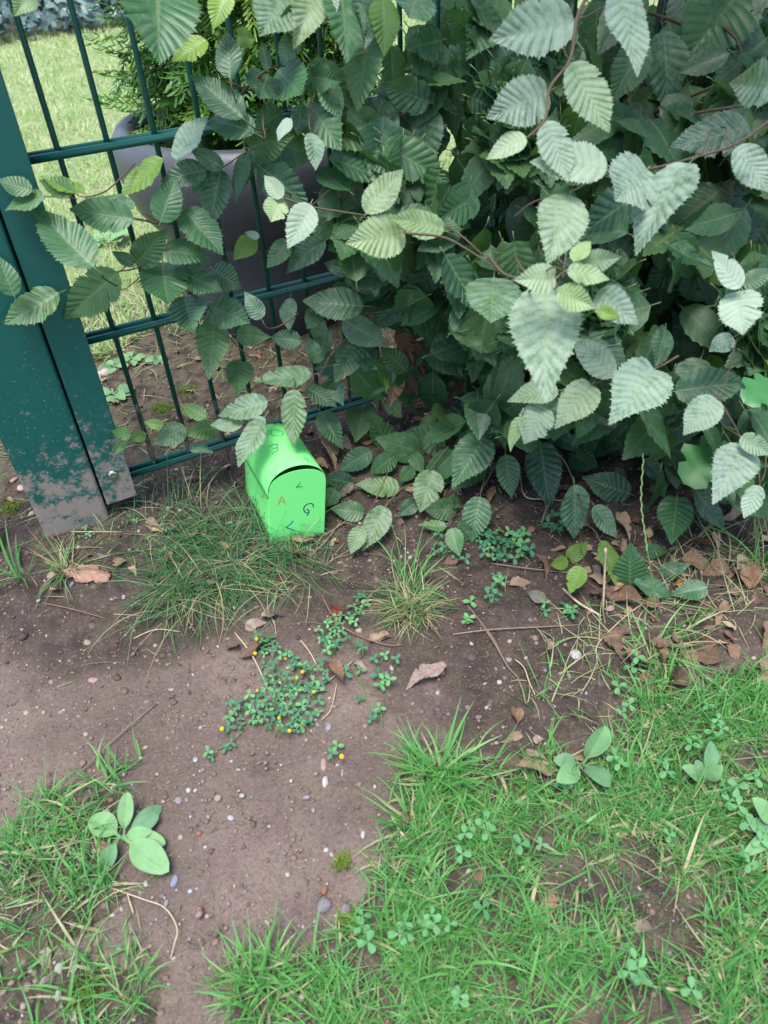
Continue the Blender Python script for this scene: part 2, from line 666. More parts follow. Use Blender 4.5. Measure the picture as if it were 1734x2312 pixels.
def build_ground():
    xs = axis(-.34, 1.0, .004, -60, 60)
    ys = axis(-.92, .62, .004, -60, 80)
    X, Y = np.meshgrid(xs, ys)
    Z = gheight(X, Y)
    fine = smooth(-1.3, -.9, Y) * (1 - smooth(.6, .9, Y)) * smooth(-.7, -.34, X) * (1 - smooth(1.0, 1.5, X))
    # crumbly dark soil strip under hedge / fence, smooth trodden path elsewhere
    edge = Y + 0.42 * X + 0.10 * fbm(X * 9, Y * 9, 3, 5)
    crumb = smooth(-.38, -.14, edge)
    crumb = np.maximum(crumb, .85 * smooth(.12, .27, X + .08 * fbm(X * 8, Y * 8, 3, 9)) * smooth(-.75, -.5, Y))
    lawn = (poly_mask(X, Y, WLAWN) | poly_mask(X, Y, WLEFT) | poly_mask(X, Y, WBL)).astype(float)
    far = smooth(.55, .8, Y)
    bed = smooth(4.2, 4.5, Y)
    pits = fbm(X * 60, Y * 60, 3, 21)
    Z = Z + fine * (.0022 * fbm(X * 120, Y * 120, 2, 31) + .0026 * pits - .0016 * np.abs(fbm(X * 34, Y * 34, 3, 35)))
    Z = Z + fine * crumb * (.0050 * np.abs(fbm(X * 95, Y * 95, 3, 41)) + .0045 * fbm(X * 45, Y * 45, 3, 51))
    # hoof-like scuffs in the path
    for (t, sx, sy, r, d) in (('H', 540, 1150, .012, .004), ('H', 800, 1300, .018, .005), ('H', 670, 1140, .010, .004), ('H', 390, 1340, .014, .004),
                              ('H', 700, 1680, .016, .003), ('G', 290, 1000, .016, -.004), ('G', 200, 1000, .012, -.004), ('G', 920, 1750, .018, .004),
                              ('H', 180, 2130, .018, .004)):
        p = gpt(t, sx, sy)
        q = ((X - p.x) ** 2 + (Y - p.y) ** 2) / r ** 2
        Z = Z - d * np.exp(-q) * (.6 + .8 * vnoise(X * 220, Y * 220, 77))
    moss = .28 * (1 - crumb) + .2 * crumb
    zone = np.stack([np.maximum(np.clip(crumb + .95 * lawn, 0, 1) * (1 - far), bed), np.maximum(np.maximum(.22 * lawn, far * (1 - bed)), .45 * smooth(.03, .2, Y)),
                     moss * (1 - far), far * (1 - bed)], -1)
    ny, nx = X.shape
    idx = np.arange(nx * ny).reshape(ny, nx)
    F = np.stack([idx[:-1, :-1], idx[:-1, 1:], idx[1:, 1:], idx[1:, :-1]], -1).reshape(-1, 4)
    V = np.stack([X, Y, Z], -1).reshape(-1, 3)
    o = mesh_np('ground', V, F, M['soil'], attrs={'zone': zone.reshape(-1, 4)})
    tag(o, kind='structure')
    return o


ground = build_ground()

# ------------------------------------------------------------------ fence panel (rods every 50 mm, double rails every 200 mm)
fence = empty('mesh_fence', (0.05, 0, 0.05))
tag(fence, 'dark green double rod metal mesh fence behind the hedge leaves', 'fence')


def at_parent(o, parent):
    o.parent = parent
    o.matrix_parent_inverse = Matrix.Translation(-Vector(parent.location))
    return o


bar_V, bar_F = tube_geo([(0, 0, .048), (0, 0, 1.25)], .0031, 8)
bar_me = None
for i in range(1, 37):
    if bar_me is None:
        o = mesh_np('vertical_rod', [tuple(v) for v in bar_V], bar_F, M['rod'])
        bar_me = o.data
    else:
        o = bpy.data.objects.new('vertical_rod', bar_me)
        link(o)
    o.location = (.05 * i, 0, 0)
    at_parent(o, fence)
rail_V, rail_F = tube_geo([(-.004, 0, 0), (1.83, 0, 0)], .0042, 10)
rail_me = None
for k in range(6):
    for s in (-1, 1):
        if rail_me is None:
            o = mesh_np('horizontal_rod', [tuple(v) for v in rail_V], rail_F, M['rod_clean'])
            rail_me = o.data
        else:
            o = bpy.data.objects.new('horizontal_rod', rail_me)
            link(o)
        o.location = (0, s * .0072, .08 + .2 * k)
        at_parent(o, fence)


def prism(bm, bottom, top):
    vb = [bm.verts.new(p) for p in bottom]
    vt = [bm.verts.new(p) for p in top]
    n = len(vb)
    bm.faces.new(vb[::-1])
    bm.faces.new(vt)
    for i in range(n):
        j = (i + 1) % n
        bm.faces.new((vb[i], vb[j], vt[j], vt[i]))


def bevel(bm, w, seg=2):
    bmesh.ops.bevel(bm, geom=list(bm.edges), offset=w, segments=seg, affect='EDGES', profile=.6)


post = empty('fence_post', (-.07, -.0, .02))
tag(post, 'wide green metal post with soil splashed on its foot', 'fence post')
bm = bmesh.new()
prism(bm, [(-.1115, -.034, -.02), (-.0300, -.034, -.02), (-.0300, .03, -.02), (-.1115, .03, -.02)],
      [(-.1115, -.034, 1.3), (-.0155, -.034, 1.3), (-.0155, .03, 1.3), (-.1115, .03, 1.3)])
bevel(bm, .005, 3)
at_parent(bm_obj('post_tube', bm, M['paint'], smooth_=False), post)
bm = bmesh.new()
prism(bm, [(-.0265, -.031, .062), (.0138, -.031, .062), (.0138, -.025, .062), (-.0265, -.025, .062)],
      [(-.0125, -.031, 1.3), (.0300, -.031, 1.3), (.0300, -.025, 1.3), (-.0125, -.025, 1.3)])
bevel(bm, .0015, 2)
strip = at_parent(bm_obj('cover_strip', bm, M['paint']), post)
bm = bmesh.new()
prism(bm, [(-.050, -.022, .063), (-.016, -.022, .063), (-.016, -.015, .063), (-.050, -.015, .063)],
      [(-.040, -.022, 1.3), (-.004, -.022, 1.3), (-.004, -.015, 1.3), (-.040, -.015, 1.3)])
at_parent(bm_obj('gap_shade_strip', bm, simple('black_gap_shade', (.012, .012, .012), .8, .2)), post)  # added black strip that stands in for the dark shade of the gap
bm = bmesh.new()
bmesh.ops.create_uvsphere(bm, u_segments=20, v_segments=10, radius=.0065)
for v in bm.verts:
    v.co.z *= .5
    if v.co.z > .0022:
        v.co.z = .0022 + (.0026 - math.hypot(v.co.x, v.co.y)) * -.2 if math.hypot(v.co.x, v.co.y) < .0035 else .0026
bo = bm_obj('bolt', bm, M['bolt'], smooth_=True)
bo.rotation_euler = (math.radians(90), 0, 0)
_b = None
d_ = pray(*px('B', 705, 1305))
tt = (-.0315 - CAM.y) / d_.y
bo.location = CAM + d_ * tt
bo.parent = strip

gate = empty('gate_frame', (-.2, 0, .03))
tag(gate, 'soil stained green gate upright at the left edge beyond the post', 'gate')
bm = bmesh.new()
prism(bm, [(-.205, -.03, .05), (-.165, -.03, .05), (-.165, .01, .05), (-.205, .01, .05)],
      [(-.205, -.03, 1.3), (-.165, -.03, 1.3), (-.165, .01, 1.3), (-.205, .01, 1.3)])
bevel(bm, .004, 2)
at_parent(bm_obj('upright', bm, M['paint']), gate)
bm = bmesh.new()
prism(bm, [(-.9, -.028, .052), (-.2055, -.028, .052), (-.2055, .008, .052), (-.9, .008, .052)],
      [(-.9, -.028, .09), (-.2055, -.028, .09), (-.2055, .008, .09), (-.9, .008, .09)])
bevel(bm, .003, 2)
at_parent(bm_obj('bottom_rail', bm, M['paint']), gate)

# ------------------------------------------------------------------ planter with thuja behind the fence
POT = Vector((.425, .50, .025))
planter = empty('planter', POT)
tag(planter, 'large round grey plastic planter with rolled rim behind the fence', 'planter')


def lathe(name, prof, mat, parent, seg=72):
    V = []
    F = []
    n = len(prof)
    for i in range(seg):
        a = 2 * math.pi * i / seg
        for r, z in prof:
            V.append((r * math.cos(a), r * math.sin(a), z))
    for i in range(seg):
        j = (i + 1) % seg
        for k in range(n - 1):
            F.append((i * n + k, j * n + k, j * n + k + 1, i * n + k + 1))
    return mesh_np(name, V, F, mat, parent)


lathe('pot_body', [(.001, .0), (.165, .0), (.175, .006), (.185, .10), (.193, .165), (.196, .172), (.1965, .178), (.1945, .182), (.1975, .187)], M['pot'], planter)
lathe('rim', [(.1965, .185), (.2120, .198), (.2280, .220), (.2400, .250), (.2470, .285), (.2480, .312), (.2440, .332), (.2350, .345), (.2230, .349), (.2120, .344), (.2040, .332), (.2010, .318),
              (.199, .295), (.194, .255), (.190, .235)], M['pot'], planter)
lathe('potting_soil', [(.001, .262), (.10, .258), (.197, .248)], M['pot_in'], planter)

thuja = empty('thuja_shrub', POT + Vector((.02, .03, .25)))
tag(thuja, 'feathery green thuja shrub growing in the grey planter', 'shrub')
tp = [(0, 0, 0), (.01, .0, .25), (0, .01, .6), (.01, 0, 1.0)]
tube('trunk', tp, [.018, .015, .012, .006], M['stem'], thuja, 8)


def thuja_crown(n, tipfrac, name, mat, seed):
    r = random.Random(seed)
    V = []
    F = []
    for _ in range(n):
        h = r.uniform(-.10, .85)
        rad_max = (.25 * (1 - max(0, h - .1) / 1.3)) * (.75 if h < .02 else 1.0)
        a = r.uniform(0, 2 * math.pi)
        rad = rad_max * math.sqrt(r.uniform(.25, 1)) * r.uniform(.85, 1.12)
        # spray: short axis hanging outwards, with alternating flat branchlets
        out = Vector((math.cos(a), math.sin(a), 0))
        p0 = Vector((out.x * rad * .72, out.y * rad * .72, h + .08))
        d = (out * r.uniform(.5, 1) + Vector((r.uniform(-.3, .3), r.uniform(-.3, .3), r.uniform(-1.1, .35)))).normalized()
        side = d.cross(Vector((r.uniform(-.5, .5), r.uniform(-.5, .5), 1))).normalized()
        L = r.uniform(.05, .11)
        nb = r.randint(6, 10)
        for b in range(nb + 1):
            tpos = b / nb
            base = p0 + d * (L * tpos)
            for s in ((-1, 1) if b < nb else (0,)):
                bl = L * r.uniform(.28, .5) * (1 - .5 * tpos)
                dd = (d * .75 + side * (s * .75) + Vector((r.uniform(-.15, .15), r.uniform(-.15, .15), r.uniform(-.25, .05)))).normalized()
                kids = [(base, dd, bl)]
                if r.random() < .6:
                    q = (dd * .8 - side * s * .5 + d * .2).normalized()
                    kids.append((base + dd * bl * .45, q, bl * .55))
                for (b0, d0, l0) in kids:
                    w = r.uniform(.0012, .0019)
                    nrm = d0.cross(side).normalized() if s == 0 else d0.cross(d).normalized()
                    sd_ = d0.cross(nrm).normalized()
                    k = len(V)
                    e = b0 + d0 * l0
                    m_ = b0 + d0 * l0 * .55 + Vector((0, 0, -.1 * l0))
                    V += [b0 - sd_ * w, b0 + sd_ * w, m_ + sd_ * w * 1.15 + nrm * w, m_ - sd_ * w * 1.15 + nrm * w, e + sd_ * w * .6, e - sd_ * w * .6]
                    F += [(k, k + 1, k + 2, k + 3), (k + 3, k + 2, k + 4, k + 5)]
    return mesh_np(name, [tuple(v) for v in V], F, mat, thuja)


o = thuja_crown(1900, 0, 'crown', M['thuja'], 3)
o = thuja_crown(800, 1, 'young_crown', M['thuja_tip'], 4)

# ------------------------------------------------------------------ paper letter box
BOX_A = Vector((.1487, -.1584, .0075))
BE1 = Vector((.0718, -.0157, 0.0))
BUP = Vector((.1158, -.025, .993))          # leans a little to the right
BE2 = Vector((.0031, .102, .002))
BW = .0735
e1 = BE1.normalized()
HS = .0925


def box_prof(shrink=0.0, n=22):
    """arch profile in (along, up) from left shoulder over the top to right shoulder"""
    pts = []
    for i in range(n + 1):
        a = math.pi - math.pi * i / n
        pts.append((BW / 2 + (BW / 2 - shrink) * math.cos(a), HS + (.030 - shrink) * math.sin(a)))
    return pts


def bp(a, u, d):
    return BOX_A + e1 * a + BUP * u + BE2 * d


paper_box = empty('paper_letter_box', BOX_A)
tag(paper_box, 'bright green paper letter box with scribbled letters standing by the fence', 'letter box')


def shell(name, quads, th=.0006, parent=paper_box):
    me_v = []
    me_f = []
    for q in quads:
        k = len(me_v)
        me_v += q
        me_f.append(tuple(range(k, k + len(q))))
    o = mesh_np(name, [tuple(v) for v in me_v], me_f, M['paper'], None, False)
    md = o.modifiers.new('thick', 'SOLIDIFY')
    md.thickness = th
    md.offset = 0
    at_parent(o, parent)
    return o


def merged(o):
    bm = bmesh.new()
    bm.from_mesh(o.data)
    bmesh.ops.remove_doubles(bm, verts=bm.verts, dist=.00005)
    bm.normal_update()
    bm.to_mesh(o.data)
    bm.free()
    return o


prof = box_prof()
roof_edge = .0095                           # roof sheet laps down over the walls
# roof sheet: curve from the left lap over the arch to the right lap
rp = [(-.0010, HS - .013), (-.0008, HS - .004)] + [(a if 0 < i < len(prof) - 1 else (-.0005 if i == 0 else BW + .0005), u + .0012) for i, (a, u) in enumerate(prof)] + [(BW + .0008, HS - .012)]
quads = []
NS = 10
for j in range(NS):
    d0, d1 = .012 + .988 * j / NS * 1.0, .012 + .988 * (j + 1) / NS
    for i in range(len(rp) - 1):
        quads.append([bp(rp[i][0], rp[i][1], d0), bp(rp[i + 1][0], rp[i + 1][1], d0), bp(rp[i + 1][0], rp[i + 1][1], d1), bp(rp[i][0], rp[i][1], d1)])
roof = merged(shell('roof', quads))
roof.data.polygons.foreach_set('use_smooth', np.ones(len(roof.data.polygons), dtype=bool))
# left wall bulges a little inwards (soft paper), right wall, back, floor
def wall(name, a, bulge):
    qs = []
    for j in range(8):
        for i in range(5):
            def w(jj, ii):
                d = jj / 8
                u = (HS - .002) * ii / 5
                return bp(a + bulge * math.sin(math.pi * d) * math.sin(math.pi * (ii / 5) * .9), u, d)
            qs.append([w(j, i), w(j + 1, i), w(j + 1, i + 1), w(j, i + 1)])
    o = merged(shell(name, qs))
    o.data.polygons.foreach_set('use_smooth', np.ones(len(o.data.polygons), dtype=bool))
    return o


wall_l = wall('left_wall', .0006, .004)
wall_r = wall('right_wall', BW - .0006, 0)
poly = [(0.001, 0), (BW - .001, 0)] + [(max(.001, min(BW - .001, a)), u - .002) for a, u in reversed(prof)]
shell('back_panel', [[bp(a, u, .985) for a, u in poly]])
shell('floor', [[bp(.001, .001, .01), bp(BW - .001, .001, .01), bp(BW - .001, .001, .98), bp(.001, .001, .98)]])
# front flap: arched sheet, slightly lower than the roof so a dark slit shows
fl = [(0.0, -.002), (BW, -.0005), (BW, HS - .001)]
for i in range(1, 16):
    a = math.pi * i / 16
    fl.append((BW / 2 + (BW / 2) * .93 * math.cos(a) + .0022 * math.cos(a), HS + .0012 + .0238 * math.sin(a) ** .85))
fl.append((0.0, HS - .001))
front = shell('front_flap', [[bp(a, u, -.004 - .0 * u) for a, u in fl]])

# lettering drawn on the paper
bmb = bmesh.new()
for o in (roof, wall_l, front):
    tmp = o.data.copy()
    tmp.transform(Matrix.Identity(4))
    bmb.from_mesh(tmp)
bmb.faces.ensure_lookup_table()
BVH = BVHTree.FromBMesh(bmb)


def ink(name, strokes, mat, r=.00055, on=None):
    Vv = []
    Ff = []
    for st in strokes:
        st = spline([Vector((x, y, 0)) for x, y in st], 4)
        P = []
        for q in st:
            d = pray(*px('Z', q.x, q.y)).normalized()
            h = BVH.ray_cast(CAM, d)
            if h[0] is not None:
                n = h[1] if h[1].dot(d) < 0 else -h[1]
                P.append((h[0] + n * .00045, n))
        for i in range(len(P) - 1):
            (a, na), (b, nb) = P[i], P[i + 1]
            s = (b - a).cross(na)
            if s.length < 1e-9:
                continue
            s = s.normalized() * r * 1.05
            k = len(Vv)
            ext = (b - a) * .15
            Vv += [a - s - ext, a + s - ext, b + s + ext, b - s + ext]
            Ff.append((k, k + 1, k + 2, k + 3))
    if not Vv:
        return
    mesh_np(name, [tuple(v) for v in Vv], Ff, mat, on, False)


ink('letter_a', [[(738, 1205), (770, 1125), (806, 1196)], [(748, 1170), (796, 1168)]], M['ink_orange'], .0007, front)
ink('letter_l', [[(945, 990), (928, 1015), (906, 1040)], [(906, 1040), (935, 1030), (970, 1032)]], M['ink_green'], .0006, front)
ink('letter_g', [[(1068, 1222), (1060, 1192), (1020, 1190), (985, 1215), (978, 1250), (1000, 1275), (1015, 1272)], [(1005, 1240), (1028, 1262), (1008, 1300)]], M['ink_navy'], .0007, front)
ink('letter_v', [[(880, 1350), (848, 1385), (810, 1412)], [(810, 1412), (850, 1425), (892, 1442)]], M['ink_teal'], .0008, front)
ink('letter_o', [[(668, 530), (675, 508), (720, 502), (765, 515), (785, 535), (770, 555), (720, 560), (680, 548), (668, 530)]], M['ink_green'], .0006, roof)
ink('letter_e', [[(735, 632), (722, 665), (705, 728)][:0] or [(730, 632), (732, 700)], [(732, 640), (690, 640), (662, 660)], [(733, 668), (690, 680)], [(734, 700), (700, 710), (686, 730)]], M['ink_purple'], .0005, roof)
ink('letter_p', [[(728, 828), (722, 880), (718, 920)], [(722, 868), (690, 875), (670, 898), (682, 922), (718, 920)]], M['ink_purple'], .00035, roof)
ink('letter_n', [[(495, 600), (460, 655)], [(490, 612), (488, 660)], [(535, 622), (480, 690)]], M['ink_teal'], .0005, roof)
ink('letter_s', [[(980, 752), (985, 775), (1010, 772), (1015, 795), (1045, 795)]], M['ink_green'], .0006, roof)
ink('letter_j', [[(470, 955), (482, 985), (478, 1020)], [(455, 1045), (455, 1090), (470, 1110), (480, 1090)]], M['ink_olive'], .0005, wall_l)
ink('letter_u', [[(500, 1005), (515, 1040), (545, 1085)], [(546, 985), (545, 1085)]], M['ink_olive'], .0004, wall_l)
ink('letter_k', [[(525, 1100), (535, 1110)], [(520, 1150), (540, 1150)], [(520, 1110), (530, 1160), (545, 1200)], [(535, 1150), (522, 1185)]], M['ink_teal'], .0005, wall_l)
ink('letter_f', [[(590, 1100), (610, 1140)], [(582, 1130), (604, 1105)], [(588, 1140), (608, 1120)]], M['ink_orange'], .0005, wall_l)
ink('letter_d', [[(600, 1325), (602, 1370), (628, 1420), (640, 1415), (632, 1370), (612, 1330), (600, 1325)]], M['ink_orange'], .0004, wall_l)

# ------------------------------------------------------------------ hornbeam leaf meshes
def leaf_geo(nv=11, sub=6, cols=3, droop=.12, fold=.12, pleat=.012, twist=0., wave=.02, ragged=0., seed=0, petiole=True, rel_w=.31, teeth=1.0):
    """unit length leaf along +Y, width along X, upper face +Z. Returns verts, faces(list), vein attr"""
    r = random.Random(seed)
    rows = nv * sub
    V = []
    A = []
    F = []

    def halfw(t):
        # ovate outline, widest near .42, pointed tip, rounded base
        t = min(max(t, 0), 1)
        b = (math.sin(math.pi * min(1, t ** .72)) ** .78) if 0 < t < 1 else 0
        tipn = 1 - .35 * max(0, (t - .72) / .28) ** 1.0
        return rel_w * b * tipn

    ph = r.uniform(0, 6.28)

    def surf(x, y):
        ax = abs(x)
        z = -droop * y * y + fold * ax - .35 * fold * ax * ax / rel_w
        z += wave * math.sin(y * 7 + ph) * ax / rel_w
        tw = twist * y
        return (x * math.cos(tw), y, z + x * math.sin(tw))

    idx = {}
    bites = [(r.uniform(.3, .9), r.choice((-1, 1)), r.uniform(.03, .10)) for _ in range(int(ragged * 4))]
    for i in range(rows + 1):
        m = i / rows
        e = m + .85 * m * (1 - m)
        phase = (i % sub) / sub
        up = math.sin(math.pi * phase)           # 0 on the vein, 1 between
        tooth = (1.03 if phase == 0 else (.89 if i % 2 else .98))
        tooth = 1 + (tooth - 1) * teeth + r.uniform(-.012, .012)
        for s in (-1, 1):
            for c in range(cols + 1):
                if c == 0 and s == 1:
                    idx[(i, s, 0)] = idx[(i, -1, 0)]
                    continue
                f = c / cols
                hw = halfw(e) * tooth
                for (bt, bs, bd) in bites:
                    if bs == s and abs(e - bt) < bd:
                        hw *= .55 + .45 * (abs(e - bt) / bd) ** .5
                x = s * f * hw
                y = m + (e - m) * f ** .9
                if c == cols and phase == 0 and 0 < m < 1:
                    y += .022
                X, Y, Zz = surf(x, y)
                Zz += pleat * up * min(1, f * 2.5) * (1 - .35 * f) - (0.004 if c == 0 else 0)
                idx[(i, s, c)] = len(V)
                V.append((X, Y, Zz))
                A.append((up, m, f, 1))
    for i in range(rows):
        for s in (-1, 1):
            for c in range(cols):
                a, b, cc, d = idx[(i, s, c)], idx[(i, s, c + 1)], idx[(i + 1, s, c + 1)], idx[(i + 1, s, c)]
                F.append((a, b, cc, d) if s == 1 else (d, cc, b, a))
    if petiole:
        k = len(V)
        P0 = [(0, .03, -.006), (0, -.06, -.004), (0, -.14, -.02)]
        tv, tf = tube_geo(P0, [.010, .009, .012], 4, k)
        V += [tuple(v) for v in tv]
        A += [(0, 0, 0, 1)] * len(tv)
        F += tf
    return V, F, A


def leaf_mesh(name, mat, **kw):
    V, F, A = leaf_geo(**kw)
    me = bpy.data.meshes.new(name)
    me.from_pydata(V, [], F)
    me.polygons.foreach_set('use_smooth', np.ones(len(me.polygons), dtype=bool))
    a = me.attributes.new('vein', 'FLOAT_COLOR', 'POINT')
    a.data.foreach_set('color', np.asarray(A, np.float32).ravel())
    me.materials.append(mat)
    return me


_lr = random.Random(17)
LEAF = [leaf_mesh('leaf', M['leaf'], nv=_lr.choice((10, 11, 12)), droop=_lr.uniform(-.08, .34), fold=_lr.uniform(.04, .32), pleat=_lr.uniform(.012, .022), twist=_lr.uniform(-.35, .35),
                  wave=_lr.uniform(.02, .06), ragged=(.7 if k in (3, 7, 10, 13) else 0), seed=k + 1, rel_w=_lr.uniform(.26, .335)) for k in range(14)]
DRY = [leaf_mesh('dry_leaf', M['dry'], droop=d, fold=f, pleat=.018, twist=tw, wave=w, ragged=rg, seed=sd_, rel_w=rw)
       for d, f, tw, w, rg, sd_, rw in ((.35, .55, .6, .10, .5, 11, .28), (-.4, .9, -.5, .09, 0, 12, .28), (.5, .35, 1.0, .12, 1, 13, .3),
                                        (-.25, 1.3, .5, .06, 0, 14, .3), (.2, .7, -.9, .12, .5, 15, .27))]
TRUE_R = .60


def leaf_matrix(base, tip, normal, length=None, width_scale=1.0):
    y = (tip - base)
    L = length or y.length
    y = y.normalized()
    z = (normal - y * normal.dot(y)).normalized()
    x = y.cross(z)
    m = Matrix(((x.x * L * width_scale, y.x * L, z.x * L, base.x), (x.y * L * width_scale, y.y * L, z.y * L, base.y), (x.z * L * width_scale, y.z * L, z.z * L, base.z), (0, 0, 0, 1)))
    return m


hedge = empty('hornbeam_hedge', (.9, .05, .03))
tag(hedge, 'dense hornbeam hedge with pleated toothed leaves, pale ones in front', 'hedge')
HINV = Matrix.Translation(-Vector(hedge.location))

# leaf records read off the photograph: tile, base, tip, visible width, true length (m), mildew, yellow
LV = []


def lv(t, bx, by, tx, ty, w, L=.07, mil=.15, yel=.0, var=None, z=None):
    LV.append((t, bx, by, tx, ty, w, L, mil, yel, var, z))


a = 'A'
lv(a, 190, -60, 105, 75, 120, .06, .5, .4)
lv(a, 985, -140, 990, 228, 330, .075, .10)
lv(a, 1420, -60, 1320, 145, 110, .06, 0, .8)
lv(a, 1290, 250, 1075, 395, 90, .055, .05, .8)
lv(a, 1520, 740, 1185, 430, 250, .085, .28)
lv(a, 1440, 490, 1400, 165, 180, .08, .15)
lv(a, 1450, 500, 1480, 240, 60, .07, .6)
lv(a, 1590, 830, 1255, 680, 180, .085, .12)
lv(a, 1105, 1000, 1262, 675, 60, .085, .7)
lv(a, 1290, 1060, 1000, 1112, 160, .08, .2)
lv(a, 1390, 1045, 1190, 930, 160, .075, .25)
lv(a, 1380, 1060, 1295, 1385, 190, .085, .18)
lv(a, 1560, 960, 1450, 1230, 110, .08, .12)
lv(a, 1280, 1075, 1210, 1200, 90, .05, .05)
lv(a, 1000, 1390, 1100, 1095, 190, .085, .02)
lv(a, 1150, 1310, 1395, 1600, 220, .09, .10)
lv(a, 1020, 990, 762, 1240, 60, .08, .05, .6)
lv(a, 460, 1205, 250, 1130, 130, .075, .05, .15)
lv(a, 530, 1210, 250, 1105, 40, .08, .05, .6)
lv(a, 200, 1195, -10, 1125, 120, .075, .15)
lv(a, 280, 1230, 0, 1280, 90, .08, .3, .1)
lv(a, 835, 1370, 435, 1310, 225, .095, .10)
lv(a, 840, 1300, 640, 1200, 80, .07, .25)
lv(a, 590, 1670, 225, 1320, 290, .11, .12)
lv(a, 850, 1650, 1030, 1440, 210, .08, .18)
lv(a, 840, 1650, 700, 1570, 110, .05, .1)
lv(a, 1010, 1560, 1310, 1590, 150, .085, .08)
lv(a, 740, 1700, 405, 1990, 260, .105, .05, .12)
lv(a, 1015, 1640, 1050, 1920, 230, .08, .06)
lv(a, 1110, 1680, 1390, 1830, 165, .085, .12)
lv(a, 1330, 1680, 1510, 1800, 155, .07, .08)
lv(a, 370, 1830, 30, 2030, 175, .095, .18, .1)
lv(a, 90, 1850, -20, 1590, 180, .08, .12)
lv(a, 1310, 1910, 1570, 2020, 205, .08, .25)
lv(a, 1150, 1850, 1220, 2110, 215, .08, .15)
lv(a, 1340, 2000, 1310, 2290, 210, .08, .28, .2)
lv(a, 1480, 2090, 1659, 2100, 150, .06, .28, .1)
lv(a, 1590, 1480, 1470, 1610, 120, .045, .05, .5)
lv(a, 1620, 1480, 1530, 1450, 60, .045, .8)
b = 'B'
lv(b, 1500, 600, 1490, 760, 160, .055, .12, .1)
lv(b, 1290, 950, 1125, 860, 110, .055, .05, .25)
lv(b, 1360, 1010, 1165, 1050, 145, .065, .05, .3)
lv(b, 1160, 1010, 965, 1110, 140, .075, .4, .1)
lv(b, 1180, 1130, 1330, 1150, 60, .06, .5)
lv(b, 1020, 1000, 900, 975, 80, .045, .05, .45)
lv(b, 820, 1060, 690, 1030, 85, .045, .08, .2)
lv(b, 910, 1050, 820, 1085, 75, .04, .05, .35)
lv(b, 780, 1090, 705, 1175, 80, .045, .2, .1)
z_ = 'Z'
lv(z_, 640, 230, 185, 380, 265, .09, .45, .1, None, .93)
lv(z_, 890, 120, 880, 665, 275, .095, .48, .25, 7, .92)
lv(z_, 1050, -20, 510, 70, 210, .10, .4, .1, None, .93)
lv(z_, 410, 430, 105, 460, 160, .065, .5, .15, None, .93)
lv(z_, 610, 380, 345, 840, 180, .09, .55, .15, None, .92)
lv(z_, 1140, 335, 1310, 620, 240, .065, .12)
lv(z_, 1000, 110, 1290, 260, 170, .07, .05)
lv(z_, 1240, 60, 1290, 230, 110, .055, .35)
c = 'C'
lv(c, 420, -60, 260, 190, 230, .075, .5, .1)
lv(c, 600, -90, 490, 200, 200, .075, .6, .4)
lv(c, 690, -60, 680, 130, 110, .05, .8, .2)
lv(c, 460, 220, 370, 405, 120, .06, .45)
lv(c, 290, 435, 250, 255, 125, .065, .22)
lv(c, 290, 470, 230, 635, 180, .065, .15)
lv(c, 350, 440, 520, 605, 210, .08, .08)
lv(c, 560, 480, 735, 505, 155, .065, .12)
lv(c, 640, 500, 745, 735, 135, .08, .08)
lv(c, 380, 700, 235, 795, 170, .065, .12)
lv(c, 500, 650, 480, 850, 115, .065, .2)
lv(c, 560, 660, 700, 865, 200, .08, .25)
lv(c, 740, -90, 810, 330, 210, .095, .22)
lv(c, 880, -70, 908, 295, 115, .085, .35)
lv(c, 930, 220, 825, 645, 225, .10, .12, .15)
lv(c, 1010, -20, 1030, 320, 190, .085, .0, .35)
lv(c, 1230, -50, 1160, 135, 190, .07, .35)
lv(c, 1110, 720, 715, 845, 240, .09, .28)
lv(c, 1285, 660, 1215, 1115, 240, .10, .3)
lv(c, 1300, 640, 990, 520, 220, .085, .22)
lv(c, 1380, 250, 1130, 310, 200, .075, .15)
lv(c, 1570, 210, 1400, 60, 200, .08, .1)
lv(c, 1430, 510, 1450, 375, 115, .05, .2)
lv(c, 1480, 590, 1420, 795, 135, .065, .18)
lv(c, 1550, 580, 1565, 845, 155, .075, .28)
lv(c, 1290, 330, 1180, 405, 95, .05, .25)
lv(c, 175, 920, 360, 870, 190, .075, .2)
lv(c, 160, 960, 80, 1225, 100, .08, .15)
lv(c, 240, 1040, 525, 1275, 230, .09, .06, 0, 5)
lv(c, 430, 740, 350, 875, 60, .055, .9)
lv(c, 560, 830, 605, 1035, 100, .065, .6)
lv(c, 380, 1235, 262, 1090, 115, .045, .95, .3)
lv(c, 360, 1245, 305, 1395, 120, .045, .85, .6)
lv(c, 555, 1275, 430, 1520, 170, .065, .9, .15)
lv(c, 900, 1335, 1135, 1045, 210, .085, .55, .35)
lv(c, 1145, 1450, 800, 1515, 250, .085, .75, .6)
lv(c, 1390, 1440, 1055, 1350, 170, .085, .5, .4)
lv(c, 1420, 1480, 1225, 1810, 270, .09, .3)
lv(c, 1510, 1600, 1240, 1925, 260, .10, .28)
lv(c, 1400, 1400, 1625, 1080, 190, .095, .25)
lv(c, 1520, 1420, 1680, 1250, 170, .075, .25)
lv(c, 880, 1350, 730, 1475, 150, .06, .1)
lv(c, 705, 1450, 540, 1395, 130, .055, .35)
lv(c, 420, 1500, 290, 1665, 130, .065, .25)
lv(c, 650, 1500, 375, 1665, 155, .085, .25)
lv(c, 800, 1480, 655, 1565, 115, .055, .05)
lv(c, 890, 1910, 505, 1885, 195, .10, .28)
lv(c, 1200, 1790, 925, 2065, 230, .105, .3)
lv(c, 610, 1920, 530, 2060, 115, .055, .25)
lv(c, 430, 1860, 400, 2055, 75, .065, .4)
